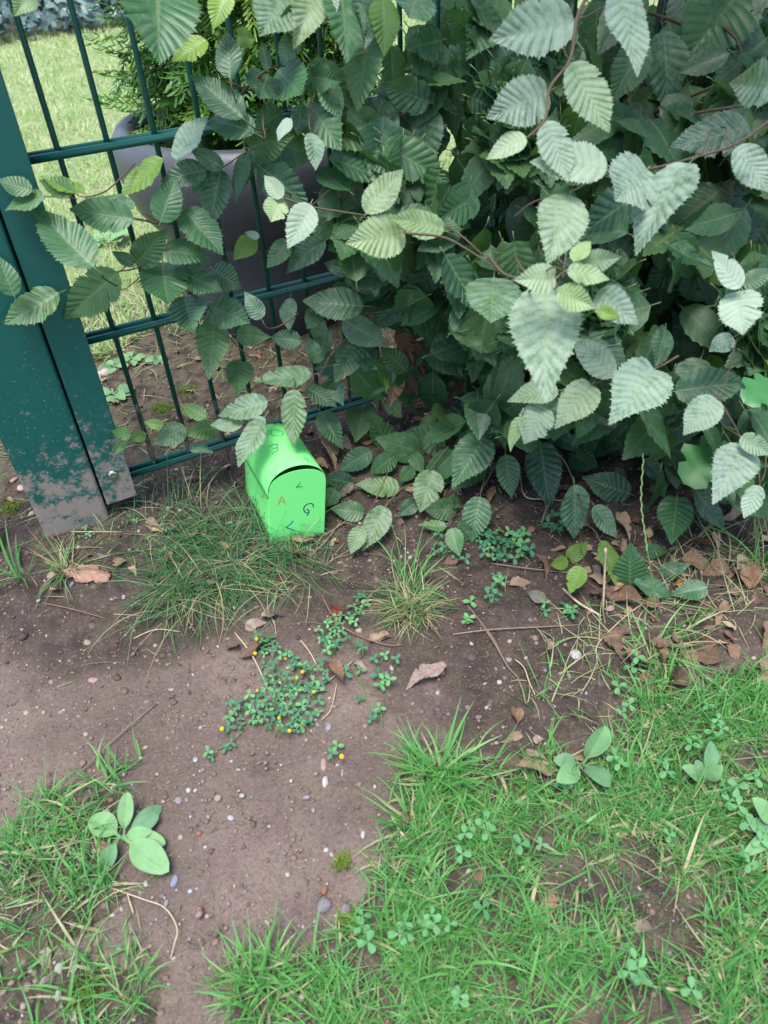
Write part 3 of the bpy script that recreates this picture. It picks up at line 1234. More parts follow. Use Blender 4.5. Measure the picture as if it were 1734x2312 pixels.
lv(c, 250, 1990, 150, 1830, 130, .06, .55)
lv(c, 500, 2130, 300, 2100, 120, .065, .15)
lv(c, 600, 2212, 690, 2050, 130, .06, .35)
lv(c, 780, 1690, 640, 1640, 90, .05, .2)
lv(c, 960, 1700, 860, 1640, 100, .05, .15)
lv(c, 760, 1760, 700, 1900, 110, .055, .12)
lv(c, 1640, 1540, 1535, 1805, 170, .075, .4, .2)
lv(c, 1680, 1850, 1490, 2110, 230, .08, .45, .1)
lv(c, 900, 1200, 740, 1350, 110, .07, .3)
lv(c, 1130, 1130, 1180, 1330, 120, .065, .1)
lv(c, 620, 620, 760, 700, 120, .06, .1)
lv(c, 520, 100, 330, 150, 140, .06, .05)
lv(c, 100, 230, 200, 240, 90, .05, .0, .4)
d = 'D'
lv(d, 515, 115, 5, 245, 280, .09, .72, .05)
lv(d, 770, -80, 905, 435, 220, .09, .72, .08)
lv(d, 495, 370, 722, 785, 215, .08, .6, .3, 7)
lv(d, 362, 540, -5, 700, 280, .075, .68, .08)
lv(d, 232, 810, 0, 912, 125, .045, .85, .45)
lv(d, 345, 715, 480, 1075, 175, .07, .75, .15)
lv(d, 712, 1000, 268, 910, 215, .085, .8, .2)
lv(d, 945, 1000, 735, 1205, 235, .06, .7, .05)
lv(d, 1192, 965, 848, 1355, 195, .095, .62, .0)
lv(d, 490, 1150, 378, 1492, 235, .075, .65, .25)
lv(d, 1555, 745, 1075, 885, 195, .09, .42)
lv(d, 1700, 490, 1418, 488, 225, .065, .5)
lv(d, 1470, 870, 1690, 1130, 175, .065, .62)
lv(d, 1040, 180, 1100, 635, 225, .095, .28)
lv(d, 950, 570, 980, 832, 165, .065, .3)
lv(d, 1200, 290, 1325, 605, 170, .08, .2)
lv(d, 1650, 230, 1370, 475, 250, .09, .15)
lv(d, 1150, -70, 1192, 235, 190, .075, .28)
lv(d, 1500, -60, 1250, 255, 280, .10, .05)
lv(d, 870, 705, 830, 975, 250, .085, .06)
lv(d, 1385, 1115, 938, 1455, 295, .115, .16)
lv(d, 1240, 1465, 930, 1715, 225, .09, .2)
lv(d, 1700, 1210, 1490, 1560, 235, .085, .4)
lv(d, 1340, 1475, 1175, 1695, 175, .065, .3, .15)
lv(d, 1500, 1700, 1318, 1485, 155, .06, .95, .1)
lv(d, 1490, 1720, 1512, 1992, 195, .06, .9, .1)
lv(d, 1510, 1680, 1700, 1595, 155, .055, .62, .1)
lv(d, 402, 1640, 203, 1652, 170, .048, .85, .5, None, .565)
lv(d, 418, 1720, 628, 1812, 170, .05, .62, .6, None, .565)
lv(d, 510, 1547, 605, 1398, 92, .042, .5, .6, None, .565)
lv(d, 560, 1560, 785, 1520, 170, .055, .6, .2, None, .565)
lv(d, 470, 1600, 722, 1655, 125, .055, .62, .4, None, .565)
lv(d, 650, 1725, 862, 1892, 185, .065, .62, .0, None, .565)
lv(d, 650, 1830, 780, 1872, 85, .04, .3, .7, None, .565)
lv(d, 340, 1700, 345, 2168, 420, .10, .66, .12, None, .60)
lv(d, 40, 1640, 20, 1930, 270, .075, .45, .05)
lv(d, 700, 300, 820, 470, 140, .065, .2, .3)
lv(d, 880, 200, 960, 420, 150, .07, .15)
lv(d, 560, 230, 640, 400, 150, .065, .12)
lv(d, 300, 650, 540, 690, 170, .075, .05)
lv(d, 1180, 1000, 1400, 1050, 190, .07, .12)
lv(d, 1560, 1180, 1380, 1320, 180, .07, .12)
lv(d, 60, 1130, 260, 1160, 130, .06, .15)
lv(d, 300, 1120, 40, 1260, 150, .08, .18)
lv(d, 100, 1490, 330, 1470, 180, .07, .18)
lv(d, 640, 1120, 740, 1300, 130, .06, .15)
lv(d, 760, 1450, 930, 1560, 190, .075, .12)
lv(d, 1000, 1720, 1180, 1790, 170, .07, .2)
lv(d, 1300, 1700, 1140, 1830, 150, .065, .1)
lv(d, 690, 1380, 620, 1520, 150, .065, .2)
lv(d, 560, 1090, 700, 1000, 120, .06, .1)
lv(d, 30, 60, 130, 300, 180, .08, .1)
lv(d, 600, 20, 720, 260, 170, .08, .12)
lv(d, 640, 620, 660, 780, 120, .065, .22)
f = 'F'
lv(f, 700, 415, 432, 165, 215, .08, .66, .1)
lv(f, 1045, 285, 690, 300, 190, .085, .35)
lv(f, 950, 370, 770, 590, 270, .07, .72, .02)
lv(f, 560, 465, 368, 695, 240, .075, .75, .35)
lv(f, 350, 500, 55, 520, 140, .075, .68, .35)
lv(f, 260, 600, 130, 845, 185, .07, .78, .2)
lv('E', 1340, 625, 1103, 600, 135, .062, .68, .2)
lv(f, 118, 668, 30, 872, 90, .055, .6, .6)
lv(f, 1240, 300, 1125, 582, 255, .08, .45, .05)
lv(f, 1262, 292, 1078, 30, 215, .08, .42)
lv(f, 1268, 290, 1375, 475, 160, .055, .0, .65, 5)
lv(f, 1335, 555, 1145, 765, 185, .07, .72, .1)
lv(f, 1350, 500, 1455, 815, 170, .08, .45)
lv(f, 1515, 855, 1385, 1085, 225, .07, .74, .05)
lv(f, 1490, 790, 1690, 905, 155, .06, .7, .1)
lv(f, 1605, 1095, 1508, 1302, 135, .06, .76)
lv(f, 235, 825, 290, 1190, 235, .095, .14)
lv(f, 420, 900, 605, 985, 175, .07, .1)
lv(f, 800, 1150, 512, 1048, 185, .085, .12)
lv(f, 962, 828, 722, 890, 145, .075, .22)
lv(f, 450, 1088, 462, 1435, 155, .085, .32)
lv(f, 575, 1220, 712, 1425, 130, .07, .35)
lv(f, 1092, 1168, 1058, 1445, 225, .075, .08)
lv(f, 692, 780, 448, 855, 200, .08, .08)
lv(f, 728, 608, 1065, 722, 155, .095, .06)
lv(f, 1060, 920, 1092, 1122, 130, .06, .4)
lv(f, 888, 930, 1012, 1075, 130, .06, .25)
lv(f, 1170, 1078, 1412, 1365, 85, .095, .3)
lv(f, 1360, 370, 1520, 540, 150, .06, .45)
lv(f, 1440, 170, 1290, 260, 120, .06, .5)
lv(f, 1100, 790, 1290, 800, 110, .06, .2)
lv(f, 1430, 1080, 1540, 1170, 90, .05, .4)
lv(f, 620, 560, 720, 730, 140, .06, .08)
lv(f, 330, 330, 520, 420, 160, .075, .06)
lv(f, 340, 780, 460, 860, 130, .05, .15)
lv(f, 700, 1000, 780, 1050, 100, .04, .1)
lv(f, 960, 1080, 1005, 1160, 120, .05, .05)
lv(f, 1000, 80, 1020, 190, 120, .055, .4)
# low suckers near the ground
lv(f, 412, 1570, 298, 1592, 92, .035, .1, .65)
lv(f, 410, 1562, 530, 1452, 112, .045, .1, .6)
lv(f, 492, 1600, 418, 1782, 132, .055, .15, .6)
lv(f, 612, 1440, 745, 1702, 60, .075, .1, .5)
lv(f, 795, 1725, 800, 1488, 205, .065, .1)
lv(f, 822, 1700, 1082, 1752, 100, .07, .15)
lv(f, 990, 1640, 1132, 1600, 130, .045, .4)
lv(f, 1282, 1730, 1060, 1772, 130, .06, .1)
lv(f, 880, 1500, 1032, 1512, 130, .045, .05)
e = 'E'
lv(e, 1132, 205, 828, 120, 200, .085, .16)
lv(e, 1192, 430, 928, 530, 190, .08, .16)
lv(e, 1012, 330, 758, 442, 150, .08, .15)
lv(e, 1117, 640, 728, 742, 215, .10, .1)
lv(e, 848, 850, 526, 790, 200, .085, .3)
lv(e, 1090, 790, 922, 1052, 222, .08, .32)
lv(e, 500, 862, 368, 628, 182, .075, .03)
lv(e, 387, 880, 172, 1002, 150, .07, .05)
lv(e, 532, 910, 372, 1022, 132, .055, .05)
lv(e, 562, 1110, 278, 1090, 150, .075, .4, .3, 7)
lv(e, 772, 1000, 685, 1268, 182, .075, .42, .2)
lv(e, 337, 1270, 148, 1240, 132, .055, .28, .1)
lv(e, 472, 1230, 338, 1482, 182, .075, .45, .2)
lv(e, 322, 1350, 253, 1522, 112, .05, .42, .25)
lv(e, 922, 1240, 712, 1252, 140, .06, .25, .1)
lv(e, 1102, 990, 878, 1092, 112, .07, .12)
lv(e, 1062, 1165, 1010, 1442, 172, .08, .3)
lv(e, 852, 1350, 678, 1350, 82, .05, .25, .15)
lv(e, 882, 1360, 932, 1532, 122, .05, .2, .1)
lv(e, 860, 1180, 952, 1232, 112, .045, .05)
lv(e, 272, 1080, 78, 1048, 140, .06, .12)
lv(e, 1222, 900, 1257, 1172, 160, .08, .08)
lv(e, 370, 205, 338, 402, 132, .06, .1)
lv(e, 602, 382, 438, 228, 172, .075, .0, .1)
lv(e, 1242, 668, 1078, 802, 132, .065, .15)
lv(e, 782, 660, 668, 762, 80, .05, .0, .4)
lv(e, 440, 350, 482, 522, 62, .05, .0, .8)
lv(e, 1132, 220, 1232, 432, 142, .075, .08)
lv(e, 302, 195, 148, 462, 190, .085, .35, .05)
lv(e, 30, 180, 100, 60, 130, .06, .4)
lv(e, 60, 330, -10, 180, 120, .06, .35)
lv(e, 120, 420, 190, 560, 110, .05, .4)
lv(e, 60, 560, 150, 440, 120, .05, .05)
lv(e, 160, 1120, 100, 1230, 110, .05, .12)
lv(e, 640, 980, 560, 1080, 110, .05, .12)
lv(e, 660, 1200, 570, 1270, 100, .045, .2)
lv(e, 860, 1010, 760, 1090, 130, .055, .05)
lv(e, 1000, 1440, 930, 1300, 100, .045, .15)
lv(e, 640, 900, 700, 1000, 110, .05, .05)
lv(e, 480, 560, 580, 680, 110, .05, .0, .25)

HEDGE_POLY = S([(470, -60), (1720, -60), (1720, 1110), (1500, 1080), (1420, 1130), (1250, 1050), (1170, 930), (1100, 1010), (960, 1090), (800, 1060), (715, 970),
                (705, 860), (690, 760), (560, 620), (545, 480), (430, 300), (450, 180)])
GAP_POLY = S([(800, 690), (1010, 690), (1010, 880), (900, 900), (740, 960), (730, 860)])
CENTRE_POLY = S([(575, -40), (1100, -40), (1100, 900), (860, 960), (740, 930), (700, 780), (770, 660), (750, 420), (660, 350), (600, 230)])
WINDOW_POLY = S([(430, 350), (640, 370), (720, 400), (740, 590), (690, 650), (540, 680), (470, 560)])
SKYGAP_POLY = S([(930, 230), (1020, 230), (1010, 400), (930, 390)])

leaf_pos = []
mass = []


def place_leaf(parent, me, mat4, colr):
    o = bpy.data.objects.new('leaf', me)
    link(o)
    o.color = (*colr, 1)
    o.parent = parent
    o.matrix_parent_inverse = Matrix.Translation(-Vector(parent.location))
    o.matrix_basis = mat4
    return o


def solve_leaf(t, bx, by, tx, ty, w, L, z=None):
    k = TILES[t][2]
    u0, v0 = px(t, bx, by)
    u1, v1 = px(t, tx, ty)
    plen = math.hypot(u1 - u0, v1 - v0)
    pw = w * k
    ratio = pw / plen
    roll = 0.
    tilt = 0.
    if ratio <= TRUE_R:
        roll = math.acos(max(.15, ratio / TRUE_R))
        true_px = plen
    else:
        true_px = pw / TRUE_R
        tilt = math.acos(max(.3, plen / true_px))
    Z = z or FPX * L / true_px
    return u0, v0, u1, v1, Z, roll, tilt, true_px


def clampz(u, v, Z, minback=.03):
    """keep a leaf in front of the fence and above the ground"""
    for _ in range(60):
        p = unproj(u, v, Z)
        if (p.z < gz(p.x, p.y) + .008) or (p.y > -minback and p.x < .75):
            Z -= .012
        else:
            break
    return Z


nl = 0
for rec in LV:
    t, bx, by, tx, ty, w, L, mil, yel, var, z = rec
    u0, v0, u1, v1, Z, roll, tilt, tpx = solve_leaf(t, bx, by, tx, ty, w, L, z)
    Z = max(.40, min(Z, 1.35))
    if z is None and t in 'CDF':
        if mil >= .5 and v0 < 1250:
            Z = min(Z, {'D': .62, 'C': .76, 'F': .78}[t])
        elif mil < .45:
            Z = max(Z, .80)
    Z = min(clampz(u0, v0, Z), clampz(u1, v1, Z), clampz((u0 + u1) / 2, (v0 + v1) / 2, Z))
    Lm = tpx * Z / FPX
    rnd = random.Random(int(u0 * 13 + v0 * 7))
    dz = Lm * math.sin(tilt) + Lm * rnd.uniform(-.12, .22)
    zb, zt = Z + dz * .5, Z - dz * .5
    b_ = unproj(u0, v0, zb)
    t_ = unproj(u1, v1, zt)
    view = (CAM - b_).normalized()
    y = (t_ - b_).normalized()
    n = (view - y * view.dot(y)).normalized()
    if roll:
        sgn = 1 if rnd.random() < .5 else -1
        nn = Quaternion(y, sgn * roll * .8) @ n
        n2 = Quaternion(y, -sgn * roll * .8) @ n
        n = nn if nn.z > n2.z else n2
    vi = var if var is not None else rnd.randrange(14)
    place_leaf(hedge, LEAF[vi], leaf_matrix(b_, t_, n), (mil, yel, rnd.random()))
    leaf_pos.append((b_, t_, L, mil, yel))
    nl += 1
N_HAND = nl

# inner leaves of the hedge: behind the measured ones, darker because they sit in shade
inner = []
tries = 0
depth_grid = {}
near_grid = {}
for (b_, t_, L, mil, yel) in leaf_pos:
    for fr in (.15, .5, .85):
        u, v, zz = project(b_.lerp(t_, fr))
        for du in (-45, 0, 45):
            for dv in (-45, 0, 45):
                key = (int((u + du) // 45), int((v + dv) // 45))
                depth_grid[key] = max(depth_grid.get(key, 0), zz)
                near_grid[key] = min(near_grid.get(key, 9), zz)
src = [q for q in leaf_pos if in_poly(*project(q[0])[:2], HEDGE_POLY)]
n_in, n_out = 0, 0
while (n_in < 4300 or n_out < 1500) and tries < 120000:
    tries += 1
    pick = random.random()
    if pick < .28:
        u, v = random.uniform(930, 1760), random.uniform(60, 1060)
        p = unproj(u, v, max(.84, depth_grid.get((int(u // 45), int(v // 45)), .9) + random.uniform(.035, .20)))
    elif pick < .72:
        p = Vector((random.uniform(.34, 1.05), random.uniform(-.24, -.03), random.uniform(.07, .95)))
        u, v, zz = project(p)
        if not in_poly(u, v, CENTRE_POLY):
            continue
    elif pick < .88:
        q = random.choice(src)
        p = (q[0] + q[1]) * .5 + (q[0] - CAM).normalized() * random.uniform(.04, .38) + Vector((random.gauss(0, .07), random.gauss(0, .04), random.gauss(0, .07)))
    else:
        p = Vector((random.uniform(.28, 2.0), random.uniform(-.40, .40), random.uniform(.12, 1.7)))
    if p.z < gz(p.x, p.y) + .03 or p.y > .5:
        continue
    u, v, zz = project(p)
    inside = -40 < u < W0 + 40 and -60 < v < H0 + 40
    if inside:
        if not in_poly(u, v, HEDGE_POLY) or zz < .82:
            continue
        key = (int(u // 45), int(v // 45))
        if zz < (near_grid.get(key, 0) + .03 if (p.x < 1.0 and p.y < -.02) else depth_grid.get(key, 0) + .03):
            continue
        if in_poly(u, v, GAP_POLY) and random.random() < .35:
            continue
        if in_poly(u, v, SKYGAP_POLY) or in_poly(u, v, WINDOW_POLY):
            continue
        # planter zone behind the fence stays clear of leaves
        if (Vector((p.x, p.y)) - Vector((POT.x, POT.y))).length < .30 and p.z < .55:
            continue
        if p.y > -.02 and p.x < .62:
            continue
    elif p.x < .55 and not (p.z > .8 and p.x > .28):  # lets in unseen overhead leaves, added to shade the planter
        continue
    if abs(p.y) < .02 and p.x < 1.2:
        continue
    if inside:
        if n_in >= 4300:
            continue
        n_in += 1
    else:
        if n_out >= 1500:
            continue
        n_out += 1  # unseen leaves outside the frame, added to block sky light
    inner.append((p, zz if inside else 9))
inner.sort(key=lambda q: q[1])
n_obj = 300 - N_HAND
LOW = [leaf_geo(nv=9, sub=2, cols=2, droop=d_, fold=f_, pleat=.014, twist=tw, wave=.03, seed=k, teeth=.45, rel_w=.29) for k, (d_, f_, tw) in enumerate(((.15, .16, .1), (.25, .1, -.2), (.05, .24, .2)))]
LOWN = [(np.array(V), np.array([f_ if len(f_) == 4 else f_ + f_[:1] for f_ in F]), np.array(A)) for V, F, A in LOW]
mv, mf, mva, mta = [], [], [], []
off = 0
for i, (p, zz) in enumerate(inner):
    r = random
    dirv = Vector((r.gauss(-.1, .6), r.gauss(-.35, .5), r.gauss(-.45, .45))).normalized()
    nrm = Vector((r.gauss(-.1, .35), r.gauss(-.6, .4), r.gauss(.75, .35)))
    L = r.uniform(.055, .09)
    m4 = leaf_matrix(p - dirv * L * .5, p + dirv * L * .5, nrm)
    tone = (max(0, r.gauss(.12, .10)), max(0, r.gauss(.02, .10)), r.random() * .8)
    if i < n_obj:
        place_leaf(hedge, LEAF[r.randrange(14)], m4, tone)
    else:
        V, F, A = LOWN[r.randrange(3)]
        mm = np.array(m4)
        W_ = V @ mm[:3, :3].T + mm[:3, 3]
        mv.append(W_)
        mf.append(F + off)
        mva.append(A)
        mta.append(np.tile([tone[0], tone[1], tone[2], 1], (len(V), 1)))
        off += len(V)
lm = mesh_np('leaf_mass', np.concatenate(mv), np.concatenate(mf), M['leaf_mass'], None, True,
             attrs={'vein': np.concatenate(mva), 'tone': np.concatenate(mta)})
lm['kind'] = 'stuff'
at_parent(lm, hedge)

# dead brown leaves still hanging in the hedge
for (bx, by, tx, ty, w, cc) in ((560, 120, 640, 310, 60, (.16, .085, .045)), (620, 200, 720, 400, 90, (.13, .07, .04)), (800, 160, 760, 300, 80, (.20, .11, .06)),
                                (770, 300, 780, 450, 80, (.28, .16, .09)), (770, 470, 755, 595, 45, (.36, .22, .13)), (560, 395, 498, 582, 50, (.36, .20, .12)),
                                (590, 410, 690, 552, 60, (.10, .065, .045)), (950, 400, 880, 545, 70, (.24, .14, .08)), (960, 290, 900, 330, 60, (.30, .18, .10)),
                                (850, 200, 880, 300, 50, (.14, .08, .05)), (630, 590, 610, 650, 50, (.42, .20, .06))):
    u0, v0 = px('E', bx, by)
    u1, v1 = px('E', tx, ty)
    Z = clampz(u0, v0, 1.18)
    b_, t_ = unproj(u0, v0, Z), unproj(u1, v1, clampz(u1, v1, Z - .01))
    o = place_leaf(hedge, random.choice(DRY[:4]), leaf_matrix(b_, t_, (CAM - b_).normalized() + Vector((random.gauss(0, .3), 0, random.gauss(0, .3)))), cc)
    o.name = 'dry_leaf'
    o['label'] = 'brown dried leaf hanging in the hedge'

# twigs
TW = [('D', [(600, -40), (530, 110), (490, 350), (370, 520), (345, 700), (232, 818)], .57, .0022),
      ('D', [(1700, 690), (1470, 850), (1190, 940), (950, 1000), (700, 1030), (480, 1140), (280, 1190), (160, 1280)], .70, .0024),
      ('C', [(375, 1232), (560, 1290), (740, 1320), (905, 1345)], .78, .0019),
      ('C', [(1140, 1455), (1380, 1480), (1540, 1560), (1720, 1680)], .72, .0021),
      ('C', [(1410, 1410), (1520, 1490), (1640, 1600)], .74, .002),
      ('D', [(0, 1500), (90, 1610), (200, 1650), (400, 1700), (410, 1640), (545, 1553)], .58, .0021),
      ('C', [(1170, 1680), (1080, 1810), (930, 1950), (780, 2110), (640, 2270)], .98, .0023),
      ('A', [(270, 1225), (380, 1230), (480, 1242)], .86, .0013),
      ('A', [(825, 1362), (920, 1378), (1005, 1392), (1120, 1300)], .86, .0015),
      ('A', [(340, 1835), (460, 1790), (600, 1740), (740, 1695), (860, 1670), (1000, 1570)], .84, .0017),
      ('A', [(1000, 1540), (880, 1720), (790, 1800)], .88, .0012),
      ('A', [(1100, 1680), (1150, 1800), (1290, 1910), (1400, 2060), (1480, 2160), (1600, 2270), (1640, 2400)], .92, .0017),
      ('A', [(1280, 1065), (1390, 1045), (1500, 970), (1590, 930)], .90, .0014),
      ('A', [(1450, 520), (1560, 560), (1659, 440), (1780, 410)], .92, .0018),
      ('C', [(120, 590), (260, 450), (300, 450)], .92, .0022),
      ('C', [(380, 700), (470, 630), (560, 520)], .95, .0018),
      ('C', [(1110, 722), (1290, 640)], .84, .0018),
      ('F', [(1100, 285), (940, 370), (690, 410), (560, 470), (350, 530), (140, 610), (118, 668)], .80, .0022),
      ('F', [(1340, 540), (1450, 720), (1500, 820), (1590, 960), (1610, 1100)], .82, .002),
      ('F', [(330, 880), (400, 960), (450, 1090)], 1.0, .0018),
      ('F', [(560, 1230), (575, 1400), (640, 1470)], 1.0, .0015),
      ('F', [(1310, -20), (1280, 110), (1290, 260)], .95, .0035),
      ('F', [(1250, 100), (1350, 150), (1500, 185), (1720, 215)], 1.0, .007),
      ('F', [(900, 760), (980, 820), (1080, 900)], 1.1, .006),
      ('E', [(860, 855), (770, 970), (700, 1060), (580, 1110), (470, 1220), (330, 1335), (210, 1330)], 1.02, .0017),
      ('E', [(1225, 895), (1150, 980), (1060, 1140), (920, 1250), (860, 1350)], 1.03, .0018),
      ('E', [(790, 130), (810, 30), (820, -60)], 1.1, .003),
      ('E', [(600, 700), (630, 600), (700, 560)], 1.12, .002),
      ('E', [(500, 1000), (560, 900), (640, 880)], 1.08, .0016),
      ('D', [(1410, 1440), (1370, 1250), (1420, 1160), (1350, 1100)], .86, .0022),
      ('D', [(1240, 1470), (1390, 1390)], .86, .0015),
      ('B', [(820, 1060), (920, 1045), (1020, 1005), (1110, 1000), (1200, 990)], 1.0, .0011),
      ('Z', [(700, 300), (640, 230), (600, 340), (560, 390)], .95, .0015),
      ('Z', [(980, 30), (900, 130), (700, 230)], .95, .0016)]
for (t, pts, Z, r) in TW:
    P = []
    for (x, y) in pts:
        u, v = px(t, x, y)
        P.append(unproj(u, v, clampz(u, v, Z) + .006))
    P = spline(P, 5)
    r *= .66
    o = tube('twig', P, [r * (1 - .35 * i / len(P)) for i in range(len(P))] if t not in 'D' else [r * (1 - .4 * i / len(P)) for i in range(len(P))], M['twig'], None, 6)
    at_parent(o, hedge)
for i, (b_, t_, L, mil, yel) in enumerate(leaf_pos):
    rr = random.Random(3000 + i)
    if rr.random() < .25:
        continue
    ax = (b_ - t_).normalized()
    p1 = b_ + ax * .012
    d1 = (ax * .5 + (b_ - CAM).normalized() * .9 + Vector((.15 + rr.gauss(0, .25), rr.uniform(0, .4), rr.gauss(0, .3)))).normalized()
    d2 = (d1 + Vector((.4, .4, rr.gauss(.1, .3)))).normalized()
    Q = [b_ + ax * .002, p1, p1 + d1 * .03, p1 + d1 * .03 + d2 * .05]
    if any(q.z < gz(q.x, q.y) + .004 for q in Q) or (Q[-1].y > -.01 and Q[-1].x < .6):
        continue
    Q = spline(Q, 3)
    o = tube('twig', Q, [.0005 + .0005 * j / len(Q) for j in range(len(Q))], M['twig'], None, 5)
    at_parent(o, hedge)
# main stems and inner branches
for i in range(13):
    rr = random.Random(100 + i)
    x0 = .78 + .115 * i
    y0 = rr.uniform(.03, .12)
    P = [Vector((x0, y0, -.01))]
    for k in range(1, 8):
        P.append(P[-1] + Vector((rr.gauss(0, .035), rr.gauss(-.008, .03), .2)))
    P = spline(P, 4)
    o = tube('stem', P, [.011 * (1 - .8 * j / len(P)) for j in range(len(P))], M['stem'], None, 8)
    at_parent(o, hedge)
    for k in range(7):
        s = P[rr.randrange(2, len(P) - 4)]
        dd = Vector((rr.gauss(-.3, .5), rr.uniform(-1, .1), rr.uniform(.0, .8))).normalized()
        Q = [s, s + dd * .12 + Vector((0, 0, .01)), s + dd * .26 + Vector((rr.gauss(0, .03), 0, -.01)), s + dd * .38 + Vector((rr.gauss(0, .05), 0, -.05))]
        if any((q.x < .62 and q.y > -.15) or q.z < gz(q.x, q.y) + .02 for q in Q):
            continue
        if any(project(q)[2] < .7 for q in Q):
            continue
        Q = spline(Q, 4)
        o = tube('branch', Q, [.0035 * (1 - .75 * j / len(Q)) for j in range(len(Q))], M['twig'], None, 5)
        at_parent(o, hedge)

# ------------------------------------------------------------------ lobed sapling at the right edge
def lobed_leaf_mesh():
    outline = [(0, 0), (.10, .05), (.16, .16), (.30, .18), (.38, .26), (.33, .36), (.26, .42), (.36, .50), (.45, .56), (.40, .68), (.28, .70), (.22, .74), (.28, .84), (.18, .94), (.06, .97), (0, 1.0)]
    V = []
    F = []
    cols_ = 4
    n = len(outline)
    for i, (x, y) in enumerate(outline):
        for s in range(-cols_, cols_ + 1):
            fx = s / cols_
            yy = i / (n - 1) * (1 - abs(fx)) + y * abs(fx)
            V.append((x * fx, yy, .10 * abs(fx) * x - .12 * yy * yy + .02 * math.sin(yy * 18) * abs(fx)))
    m = 2 * cols_ + 1
    for i in range(n - 1):
        for s in range(m - 1):
            F.append((i * m + s, i * m + s + 1, (i + 1) * m + s + 1, (i + 1) * m + s))
    me = bpy.data.meshes.new('lobed_leaf')
    me.from_pydata(V, [], F)
    me.polygons.foreach_set('use_smooth', np.ones(len(me.polygons), dtype=bool))
    me.materials.append(M['oak'])
    return me


lob = lobed_leaf_mesh()
u_, v_ = px('F', 1480, 1300)
sp0 = ground_pt(u_, v_ + 60)
sapling = empty('oak_sapling', sp0)
tag(sapling, 'small sapling with glossy bright green lobed leaves at the right edge', 'sapling')
for (bx, by, tx, ty, Z) in ((1430, 835, 1150, 1060, .88), (1700, 440, 1530, 560, .80), (1640, 1080, 1700, 1000, .88)):
    u0, v0 = px('F', bx, by)
    u1, v1 = px('F', tx, ty)
    b_, t_ = unproj(u0, v0, Z), unproj(u1, v1, Z - .02)
    o = place_leaf(sapling, lob, leaf_matrix(b_, t_, (CAM - b_).normalized() + Vector((.1, 0, .3))), (1, 1, 1))
    st_ = tube('petiole', spline([b_, b_ + Vector((.02, .03, .0)), sp0 + Vector((.02, .02, .14))], 4), .0012, M['greenstalk'])
    at_parent(st_, sapling)
o = tube('stem', spline([sp0 + Vector((.01, 0, -.01)), sp0 + Vector((.02, .01, .08)), sp0 + Vector((.03, .02, .22))], 4), .002, M['stem'])
at_parent(o, sapling)

# ------------------------------------------------------------------ grass
def make_blades(name, roots, lens, dirs, lift, width, bend, tone_r, dry, mat, seg=4, seed=0):
    """roots (n,3), dirs (n,2) unit horizontal, lift = initial elevation angle, bend = droop angle over the length"""
    n = len(roots)
    r = np.random.default_rng(seed)
    V = np.zeros((n, (seg + 1) * 2, 3), np.float32)
    T = np.zeros((n, (seg + 1) * 2, 4), np.float32)
    pos = roots.copy()
    side = np.stack([-dirs[:, 1], dirs[:, 0], r.normal(0, .35, n)], 1)
    side /= np.linalg.norm(side, axis=1, keepdims=True)
    sw = r.normal(0, .5, n)
    ang = lift.copy()
    d2 = dirs.copy()
    for k in range(seg + 1):
        t = k / seg
        w = width * (1 - t ** 1.6 * .92) * (.75 + .5 * min(1, t * 3)) * .5
        V[:, 2 * k] = pos - side * w[:, None]
        V[:, 2 * k + 1] = pos + side * w[:, None]
        T[:, 2 * k:2 * k + 2] = np.stack([tone_r, np.full(n, t), dry, np.ones(n)], 1)[:, None]
        step = lens / seg
        ca, sa_ = np.cos(ang), np.sin(ang)
        pos = pos + np.stack([d2[:, 0] * ca, d2[:, 1] * ca, sa_], 1) * step[:, None]
        g = gheight(pos[:, 0], pos[:, 1]) + .003
        pos[:, 2] = np.maximum(pos[:, 2], g)
        ang = ang - bend / seg
        c_, s_ = np.cos(sw / seg), np.sin(sw / seg)
        d2 = np.stack([d2[:, 0] * c_ - d2[:, 1] * s_, d2[:, 0] * s_ + d2[:, 1] * c_], 1)
    base = np.arange(n)[:, None] * (seg + 1) * 2
    F = []
    for k in range(seg):
        F.append(np.stack([base[:, 0] + 2 * k, base[:, 0] + 2 * k + 1, base[:, 0] + 2 * k + 3, base[:, 0] + 2 * k + 2], 1))
    F = np.stack(F, 1).reshape(-1, 4)
    return mesh_np(name, V.reshape(-1, 3), F, mat, None, True, attrs={'tone': T.reshape(-1, 4)})


def unit2(n, r):
    a = r.uniform(0, 2 * np.pi, n)
    return np.stack([np.cos(a), np.sin(a)], 1)


def sample_poly(poly, n, r, warp=0.0):
    xs = [p[0] for p in poly]
    ys = [p[1] for p in poly]
    out = np.zeros((0, 2))
    while len(out) < n:
        q = np.stack([r.uniform(min(xs) - warp, max(xs) + warp, n * 2), r.uniform(min(ys) - warp, max(ys) + warp, n * 2)], 1)
        wx = warp * (fbm(q[:, 0] * 16, q[:, 1] * 16, 3, 111) * 2 + r.normal(0, .22, len(q)))
        wy = warp * (fbm(q[:, 0] * 16, q[:, 1] * 16, 3, 121) * 2 + r.normal(0, .22, len(q)))
        q = q[poly_mask(q[:, 0] + wx, q[:, 1] + wy, poly)]
        out = np.concatenate([out, q])
    return out[:n]


def onground(q, dz=-.002):
    return np.concatenate([q, (gheight(q[:, 0], q[:, 1]) + dz)[:, None]], 1)


